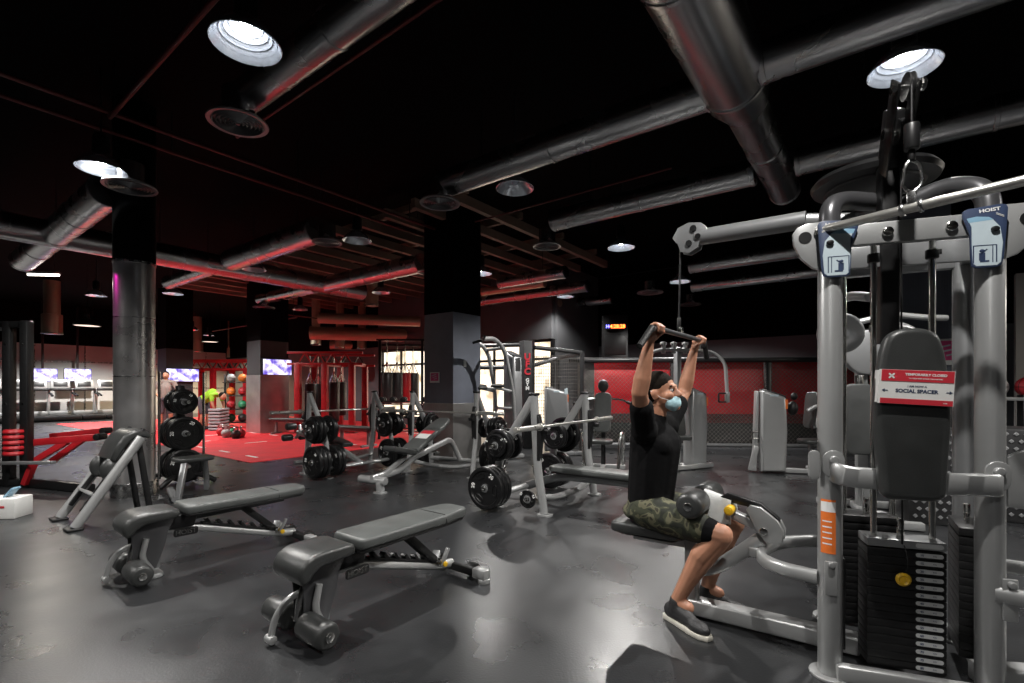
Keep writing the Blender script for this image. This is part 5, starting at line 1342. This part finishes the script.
# signs and switch
M = CM; 
def sign(name, label, cat, M, w, h, face, txt=None, ts=.05):
    t = thing(name, label, cat, M.translation, 0); R_ = M.copy(); R_.translation = (0, 0, 0)
    mb = MB(R_); mb.box((0, 0, .004), (w, h, .008), .002); mb.build('sign_board', CARD, t)
    mb = MB(R_); mb.box((0, h * .05, .0085), (w * .8, h * .74, .002), 0); mb.build('sign_face', face, t, 0)
    mb = MB(R_)
    for i in range(3): mb.box((.02 * (i - 1), h * (.22 - .17 * i), .0098), (w * (.5 - .1 * i), h * .06, .001), 0, Matrix.Rotation(R(14), 3, 'Z'))
    mb.build('sign_lines', PAPER, t, 0)
s = .73
def colpt(cx_, cy_, px, py):      # point on a column's W-facing front-left face under a pixel
    d = Vector(((px - 512) / F, 1, (HOR - py) / F)); n = -U; c = Vector((cx_, cy_, 0)); k = (c - Vector((0, 0, CH))).dot(n) / d.dot(n); return Vector((0, 0, CH)) + d * k
q = colpt(-1.03, 8.45, 435, 377.5); sign('notice_sign', 'small magenta notice with white border on the square column', 'sign', frame(q - U * .002, -W, (0, 0, 1)), .24, .19, MAGENTA)
t = thing('light_switch', 'small white switch plate on the square column', 'switch', (-1.03 + .30 * U.x - (-W.x) * -.0, 8.45 + .30 * U.y, 1.72), 0)
mb = MB(frame((.006 * -W.x, .006 * -W.y, 0), U, (0, 0, 1))); mb.box((0, 0, 0), (.07, .12, .012), .004); mb.box((0, 0, .008), (.03, .05, .008), .002); mb.build('switch_plate', WHITE, t)
q = colpt(6.0, 6.6, 947, 352); sign('wall_sign', 'red sign with pale diagonal marks on the fluted column', 'sign', frame(q - U * .03, -W, (0, 0, 1)), .22, .36, MAGENTA)
# ================================================================== far side: treadmills, televisions, rig, people
def wl(px, off):        # point `off` metres in front of wall_left along the sight line of a pixel column
    d = Vector(((px - 512) / F, 1, 0)); k = ((WLA - W * off).dot(W)) / d.dot(W); return d * k
def make_treadmill(label):
    t = thing('treadmill', label, 'treadmill', (0, 0, 0), 0, 'row of treadmills')
    mb = MB(); mb.box((0, 0, .12), (.70, 1.9, .16), .04); mb.build('deck', BLACK, t)
    mb = MB(); mb.box((0, -.1, .205), (.52, 1.6, .012), .004); mb.build('belt', RUBB, t)
    mb = MB(); mb.box((0, .78, .27), (.66, .36, .16), .06); mb.build('motor_hood', GREYP, t)
    for s in (-1, 1):
        mb = MB(); mb.bar((s * .33, .72, .2), (s * .33, .55, 1.25), .07, .10, .02); mb.build('upright', SILVER, t)
        mb = MB(); mb.tube(fillet([(s * .33, .6, 1.08), (s * .33, .1, 1.02), (s * .32, -.05, .95)], .08), .03, 10); mb.build('handrail', RUBB, t)
    mb = MB(); mb.box((0, .56, 1.20), (.70, .26, .10), .04); mb.build('console_tray', RUBB, t)
    mb = MB(); mb.box((0, .60, 1.42), (.58, .06, .36), .03, Matrix.Rotation(R(-14), 3, 'X')); c = mb.build('console', SILVER, t)
    mb = MB(); mb.box((0, .562, 1.42), (.42, .01, .22), .003, Matrix.Rotation(R(-14), 3, 'X')); mb.build('screen', BLACK, c)
    return t
tr = None; aw = math.atan2(W.y, W.x) - PI / 2
for k, (px, nm) in enumerate(((-8, 'treadmill behind the black rack posts'), (16, 'treadmill seen between the two black rack posts'), (40, 'treadmill in front of the first wall television'), (64, 'treadmill below the second wall television'), (88, 'treadmill next to the round column in the far row'), (111, 'treadmill half hidden by the round column'))):
    p = wl(px, 1.7)
    if tr is None: tr = make_treadmill(nm); tr.location = p; tr.rotation_euler = (0, 0, aw)
    else: copy_tree(tr, p, aw, nm)
SCR = mat('screen_picture', (.1, .1, .3), 0, .3, .01, emit=(.5, .4, .9), estr=1.6)
nt = SCR.node_tree; b = nt.nodes['Principled BSDF']; n = nt.nodes.new('ShaderNodeTexNoise'); n.inputs['Scale'].default_value = 5; n.inputs['Detail'].default_value = 5
tc = nt.nodes.new('ShaderNodeTexCoord'); nt.links.new(tc.outputs['Object'], n.inputs['Vector']); r = nt.nodes.new('ShaderNodeValToRGB')
r.color_ramp.elements[0].position = .40; r.color_ramp.elements[0].color = (.10, .06, .45, 1); r.color_ramp.elements[1].position = .58; r.color_ramp.elements[1].color = (.85, .80, 1, 1)
nt.links.new(n.outputs['Fac'], r.inputs['Fac']); nt.links.new(r.outputs['Color'], b.inputs['Emission Color'])
def tv(label, p, xdir, w, h, pole=True, wallarm=False):
    t = thing('television', label, 'television', p, 0, 'lit televisions'); M = frame((0, 0, 0), xdir, (0, 0, 1))
    mb = MB(M); mb.box((0, 0, -.03), (w, h, .06), .008); mb.build('bezel', BLACK, t)
    mb = MB(M); mb.box((0, 0, .003), (w * .96, h * .93, .004), 0); mb.build('screen', SCR, t, 0)
    if pole:
        mb = MB(M); mb.bar((0, 0, -.08), (0, 4.68 - p.z, -.08), .07, .07, .005, (1, 0, 0)); mb.build('ceiling_pole', BLACK, t)
    else:
        mb = MB(M); mb.box((0, 0, -.085), (w * .4, h * .5, .05), .005); mb.build('wall_bracket', BLACK, t)
for px, nm in ((43, 'television hung beside the black rack post'), (78, 'television hung nearest the round column')):
    q = wl(px, .9); q.z = CH + (HOR - 375) * q.y / F; tv(nm, q, U, .86, .52, True)
CA = Vector((-6.98, 13.4, 0))
q = CA + U * .42 + Vector((0, 0, CH + (HOR - 367.5) * 13.9 / F)) - W * .12; tv('television mounted on the column clad in steel', q, U, .84, .46, False)
CB = Vector((-11.6, 16.2, 0))
q = CB + U * .45 + Vector((0, 0, CH + (HOR - 375) * 16.3 / F)) - W * .12; tv('television on the dark column above the red turf', q, U, 1.0, .45, False)

# training rigs: red posts with black trusses
def rig(label, px0, px1, z, posts, hgt=2.2):
    a, b = at(px0, 0, z), at(px1, 0, z); a.z = b.z = 0
    t = thing('training_rig', label, 'training rig', a, math.atan2((b - a).y, (b - a).x), 'red training rigs'); Ln = (b - a).length
    for k in range(posts):
        x = Ln * k / (posts - 1)
        for y in (0, 1.2):
            mb = MB(); mb.box((x, y, hgt / 2), (.16, .16, hgt), .012); p = mb.build('rig_post', RED, t)
            mb = MB(); mb.box((x, y, .01), (.3, .3, .02), .004); mb.build('foot_plate', BLACK, p)
        mb = MB(); mb.bar((x, 0, hgt), (x, 1.2, hgt), .10, .10, .01); mb.build('cross_beam', RED, t)
    for y in (0, 1.2):
        for z_ in (hgt, hgt + .32):
            mb = MB(); mb.bar((-.3, y, z_), (Ln + .3, y, z_), .08, .06, .008); mb.build('truss_chord', RED, t)
        mb = MB(); n = int(Ln / .35)
        for i in range(n): x = Ln * i / n; mb.bar((x, y, hgt), (x + Ln / n / 2, y, hgt + .32), .03, .03, 0); mb.bar((x + Ln / n / 2, y, hgt + .32), (x + Ln / n, y, hgt), .03, .03, 0)
        mb.build('truss_web', BLACK if y else RED, t)
    return a, (b - a).normalized(), Ln
rig('red training rig with truss beam behind the person in green', 180, 246, 17.5, 3, 1.95)
ra, rd, rl = rig('red training rig with hanging straps beside the steel-clad column', 298, 352, 13.6, 3, 1.95)
def bag(p, h, z0, r, label, top, m=VINYL, grp='hanging punch bags'):
    t = thing('punch_bag', label, 'punch bag', p, 0, grp)
    mb = MB(); mb.cyl((0, 0, z0), (0, 0, z0 + h), r, seg=18, bev=.04); mb.build('bag_body', m, t)
    mb = MB()
    for k in range(4): a = PI / 2 * k; mb.cyl((r * .8 * math.cos(a), r * .8 * math.sin(a), z0 + h - .01), (0, 0, z0 + h + .3), .012, seg=6)
    mb.cyl((0, 0, z0 + h + .3), (0, 0, top), .012, seg=6); mb.build('bag_chain', CHROME, t)
for k, (px, z, h, z0) in enumerate(((310, 13.9, 1.05, .35), (318, 14.5, 1.1, .3), (334, 13.9, 1.15, .3), (341, 14.4, 1.0, .45))):
    q = at(px, 0, z); q.z = 0
    bag(q, h, z0, .15, ('black punch bag next to the first red rig post', 'black punch bag behind the middle red rig post', 'long black punch bag between the red rig posts', 'dark punch bag at the end of the red rig')[k], 2.2)
for k, (px, m) in enumerate(((387, VINYL), (397, VINYL), (405, REDV), (413, VINYL))):
    q = at(px, 0, 13.2 + k * .2); q.z = 0
    bag(q, .85, .85, .17, ('punch bag silhouetted against the window frame', 'second punch bag before the bright window', 'reddish punch bag before the bright window', 'punch bag half hidden by the square column')[k], 2.6, m)
t = thing('bag_frame', 'dark steel frame carrying the punch bags before the bright window', 'bag frame', at(379, 0, 13.2) * Vector((1, 1, 0)) if False else Vector((at(379, 0, 13.2).x, 13.3, 0)), R(4))
for x in (0, 1.15):
    mb = MB(); mb.box((x, 0, 1.3), (.07, .07, 2.6), .006); mb.build('frame_post', BLACK, t)
for y in (0, .3, .6):
    mb = MB(); mb.bar((-.1, y, 2.6 - y * .4), (1.3, y, 2.6 - y * .4), .05, .05, .004); mb.build('frame_beam', BLACK, t)
# dumbbell rack with dumbbells, before the window
q = ground(408, 442); rk = q
t = thing('dumbbell_rack', 'black three-tier dumbbell rack behind the incline press', 'dumbbell rack', q, R(4))
for s in (-1, 1):
    mb = MB(); mb.tube(fillet([(s * .75, -.25, .03), (s * .75, .0, .5), (s * .75, .22, 1.05), (s * .75, .4, 1.0), (s * .75, .4, .03)], .15), .035, 12); mb.build('rack_side', BLACK, t)
for k in range(3):
    for dy in (-.07, .07):
        mb = MB(); mb.bar((-.75, -.1 + k * .13 + dy, .30 + k * .31 + dy * .4), (.75, -.1 + k * .13 + dy, .30 + k * .31 + dy * .4), .05, .03, .005); mb.build('rack_rail', CHROME if dy < 0 else BLACK, t)
DM = Matrix.Translation(q) @ Matrix.Rotation(R(4), 4, 'Z'); db = None
for k in range(3):
    for i in range(6):
        x = -.62 + i * .25; loc = DM @ Vector((x, -.1 + k * .13, .325 + k * .31 + .055))
        lab = f'{("first", "second", "third", "fourth", "fifth", "last")[i]} dumbbell along the {("bottom", "middle", "top")[k]} tier of the rack'
        if db is None:
            db = thing('dumbbell', lab, 'dumbbell', loc, R(4), 'dumbbells on the rack')
            mb = MB(); mb.cyl((0, -.09, 0), (0, .09, 0), .016, seg=10); mb.build('handle', CHROME, db)
            for s in (-1, 1): mb = MB(); mb.cyl((0, s * .07, 0), (0, s * .16, 0), .068, seg=12, bev=.012); mb.build('head', RUBB, db)
        else: copy_tree(db, loc, R(4), lab)
# low flat benches beyond the racks
def low_bench(px, py, rot, label):
    t = thing('flat_bench', label, 'weight bench', ground(px, py), R(rot), 'plain flat benches')
    mb = MB(); mb.prism(rrect(.28, 1.15, .06, 4), .38, .44, None, .018, 2); mb.build('bench_pad', PADG, t, 50)
    for y in (-.42, .42):
        mb = MB(); mb.bar((0, y, .38), (0, y, .05), .07, .06, .01); mb.bar((-.22, y, .03), (.22, y, .03), .06, .05, .01); mb.build('bench_leg', GREYP, t)
    mb = MB(); mb.bar((0, -.5, .35), (0, .5, .35), .06, .05, .01); mb.build('bench_beam', GREYP, t)
low_bench(355, 446, 60, 'flat grey bench on the floor between the press stations and rack')
low_bench(290, 434, 80, 'flat grey bench at the foot of the steel-clad column')
# steps, balls and kettlebells by the person in green
STEP = mat('step_grey', (.30, .31, .32), 0, .5, .1)
q = ground(219, 430)
for i in range(7):
    t = thing('step_platform', f'{("lowest", "second", "third", "fourth", "fifth", "sixth", "topmost")[i]} grey step platform in the stack beside the person in green', 'step', q + Vector((0, 0, i * .095)), R(10), 'stacked step platforms')
    mb = MB(); mb.prism(rrect(.36, .7, .06, 4), .02, .085, None, .015); mb.build('step_top', STEP, t)
    mb = MB(); mb.prism(rrect(.30, .62, .06, 4), 0, .021); mb.build('step_skirt', BLACK, t)
q = ground(237, 428)
t = thing('ball_rack', 'black upright rack of medicine balls left of the steel-clad column'.replace('left of', 'beside'), 'ball rack', q, R(12))
for s in (-1, 1):
    mb = MB(); mb.bar((s * .34, 0, .02), (s * .34, 0, 1.7), .06, .06, .008); mb.build('rack_post', BLACK, t)
for k in range(4):
    mb = MB(); mb.box((0, 0, .18 + k * .42), (.72, .36, .03), .006); mb.build('rack_shelf', BLACK, t)
BM = Matrix.Translation(q) @ Matrix.Rotation(R(12), 4, 'Z')
for k in range(4):
    for i in range(2):
        med_ball(BM @ Vector((-.16 + i * .33, -.03, .196 + k * .42)), .13, BALLC[(k * 2 + i * 3) % 5], f'{("first", "second")[i]} ball on the {("bottom", "second", "third", "top")[k]} shelf of the ball rack', 'medicine balls on the rack')
for k, (px, py, c) in enumerate(((221, 436, 2), (226, 438, 1), (231, 437, 0), (236, 439, 3), (241, 438, 2))):
    t = thing('kettlebell', ('red', 'grey', 'green', 'black', 'last red')[k] + ' kettlebell on the turf edge by the steel-clad column', 'kettlebell', ground(px, py), R(k * 30), 'kettlebells on the turf edge')
    mb = MB(); mb.ball((0, 0, .12), (.11, .11, .11), None, 18); mb.lathe([(0, 0), (.08, 0), (.09, .03), (0, .03)]); mb.build('bell', BALLC[c], t, 50)
    mb = MB(); mb.tube(fillet([(-.07, 0, .19), (-.075, 0, .30), (.075, 0, .30), (.07, 0, .19)], .05), .018, 10); mb.build('handle', STEEL, t)
# people at the turf
GREENS = mat('lime_shirt', (.25, .50, .02), 0, .8, .1, 20); DKSH = mat('dark_shorts', (.06, .05, .06), 0, .85, .1, 20); TANS = mat('beige_shirt', (.22, .17, .15), 0, .85, .1, 20)
def small_person(label, loc, rot, J, top, bottom, sleeves=True, shorts=True):
    P = thing('person', label, 'person', loc, R(rot)); V_ = {k: Vector(v) for k, v in J.items()}
    b = MB(); pv, ch, nk, hd = V_['pelvis'], V_['chest'], V_['neck'], V_['head']; up = (nk - pv).normalized()
    b.cap(pv, ch, .13, .14); b.cap(ch, nk, .14, .07); b.cap(nk, hd, .055, .055); b.ball(hd, (.10, .085, .115)); b.ball(hd + Vector((.08, 0, -.02)), .03)
    for s in 'lr':
        b.cap(V_['hip' + s], V_['knee' + s], .085, .06); b.cap(V_['knee' + s], V_['ank' + s], .058, .038); 
        b.cap(V_['sh' + s], V_['el' + s], .052, .042); b.cap(V_['el' + s], V_['ha' + s], .042, .028); b.cap(V_['sh' + s], nk, .06, .055)
        h = V_['ha' + s]; d = (h - V_['el' + s]).normalized(); sd = Vector((0, 1, 0)); b.cap(h, h + d * .07, .030, .030)
        for i in range(4): o_ = sd * (.018 * (i - 1.5)); b.cap(h + d * .07 + o_, h + d * (.15 - .008 * abs(i - 1)) + o_ + Vector((-.012, 0, 0)), .0095, .008, 8)
        b.cap(h + d * .02, h + d * .07 + Vector((.045, 0, 0)), .011, .009, 8)
    melt('body', b, SKIN, P, .010, 3)
    b = MB(); b.cap(pv + up * .04, ch, .142, .155); b.cap(ch, nk - up * .04, .155, .09)
    for s in 'lr': b.cap(V_['sh' + s], V_['sh' + s].lerp(V_['el' + s], .55), .068, .06); b.cap(V_['sh' + s], nk, .072, .065)
    melt('shirt', b, top, P, .013, 4)
    b = MB(); b.ball(pv, (.15, .175, .12))
    for s in 'lr': b.cap(V_['hip' + s], V_['hip' + s].lerp(V_['knee' + s], .85 if shorts else 1), .10, .085); 
    melt('shorts', b, bottom, P, .013, 4)
    b = MB(); b.ball(hd + Vector((-.02, 0, .03)), (.10, .09, .105)); melt('hair', b, HAIR, P, .012, 2)
    for s in 'lr':
        a = V_['ank' + s]; b = MB(); b.cap((a.x - .03, a.y, .05), (a.x + .14, a.y, .042), .05, .042); b.cap((a.x, a.y, .05), (a.x, a.y, .11), .048, .045); melt('shoe', b, SHOE, P, .012, 2)
    return P
small_person('person in lime green shirt bending forward on the red turf', ground(203, 430), -8, dict(pelvis=(0, 0, .92), chest=(.32, 0, 1.10), neck=(.50, 0, 1.08), head=(.66, 0, 1.02), hipl=(0, .1, .88), hipr=(0, -.1, .88), kneel=(.08, .11, .48), kneer=(.08, -.11, .48), ankl=(0, .12, .08), ankr=(.0, -.12, .08), shl=(.44, .19, 1.06), shr=(.44, -.19, 1.06), ell=(.50, .22, .78), elr=(.50, -.22, .78), hal=(.58, .16, .56), har=(.58, -.16, .56)), GREENS, DKSH)
small_person('person in beige shirt and dark shorts standing beside the round column', ground(166, 431), -60, dict(pelvis=(0, 0, .95), chest=(.0, 0, 1.28), neck=(.0, 0, 1.48), head=(.03, 0, 1.64), hipl=(0, .1, .92), hipr=(0, -.1, .92), kneel=(.06, .12, .50), kneer=(.02, -.12, .50), ankl=(0, .13, .08), ankr=(-.04, -.13, .08), shl=(0, .2, 1.42), shr=(0, -.2, 1.42), ell=(.06, .30, 1.16), elr=(.06, -.30, 1.16), hal=(.22, .18, 1.05), har=(.22, -.18, 1.05)), TANS, DKSH)

# bell pendants and drum diffusers near the treadmills
def bell(px, py, h, label):
    t = thing('bell_lamp', label, 'lamp', ground(px, py, h), 0, 'black bell pendants')
    mb = MB(); mb.lathe([(.30, 0), (.31, .01), (.27, .10), (.17, .17), (.07, .21), (.05, .34), (0, .34)], None, 28); mb.build('bell_shade', BLACK, t, 50)
    mb = MB(); mb.lathe([(.29, .012), (.24, .03), (0, .05)], None, 28); mb.build('diffuser', mat('dim_diffuser', (.6, .6, .55), 0, .4, .02, emit=(1, .9, .75), estr=1.2), t, 50)
    mb = MB(); mb.cyl((0, 0, .33), (0, 0, 4.7 - h), .010, seg=8); mb.build('drop_rod', CHROME, t)
bell(87, 326, 3.0, 'black bell pendant above the treadmills on a long rod'); bell(210, 342, 3.2, 'black bell pendant above the person in green'); bell(128, 338, 3.2, 'small bell pendant just beside the round column'); bell(420, 352, 3.0, 'bell pendant before the bright window')
def drum(px, py, h, label, r=.26, H=.62, m=WOODB):
    t = thing('drum_diffuser', label, 'vent', ground(px, py, h), 0, 'brass-tinted drum vents')
    mb = MB(); mb.lathe([(0, 0), (r * .9, 0), (r, .02), (r, H), (r * .8, H + .02), (r * .8, 4.7 - h), (0, 4.7 - h)], None, 28); mb.build('drum_shell', m, t, 40)
    mb = MB(); mb.lathe([(r * .7, -.005), (r * 1.06, -.005), (r * 1.08, .012), (r * 1.0, .03)], None, 28); mb.build('drum_rim', CHROME, t, 40)
drum(52, 334, 3.0, 'brass-tinted drum vent above the first television'); drum(78, 356, 2.75, 'brass-tinted drum vent above the second television', .24, .5); drum(197, 352, 3.0, 'drum vent above the turf', .26, .55); drum(232, 358, 2.8, 'drum vent beside the steel-clad column', .24, .5)
# silver duct cluster before the bag frame
for (px0, py0, px1, py1, r, h, lab) in ((310, 333, 415, 328, .22, 3.1, 'fat pale duct of the cluster above the red rig'), (330, 345, 420, 343, .16, 2.9, 'lower pale duct of the cluster above the red rig'), (318, 318, 420, 312, .16, 3.4, 'upper pale duct of the cluster above the red rig')):
    a = ground(px0, py0, h); b = at(px1, 0, a.y + .8); duct(a, b, r, lab, h=h, group='pale far ducts')
for px, py, h in ((316, 345, 2.75), (340, 348, 2.7), (362, 349, 2.7), (372, 306, 3.5)):
    drum(px, py, h, {316: 'short drum vent under the pale ducts near the column', 340: 'short drum vent under the middle of the pale ducts', 362: 'short drum vent under the pale ducts by the window', 372: 'upper drum vent on the pale ducts'}[px], .17, .35)
for (px0, py0, px1, py1, h) in ((482, 316, 560, 303, 3.6), (482, 330, 575, 318, 3.3), (482, 292, 545, 283, 3.8)):
    a = ground(px0, py0, h); b = ground(px1, py1, h); duct(a, b, .10, {316: 'thin duct high before the far windows', 330: 'low thin duct before the far windows', 292: 'topmost thin duct right of the square column'.replace('right of', 'beside')}[py0], h=h, group='pale far ducts')
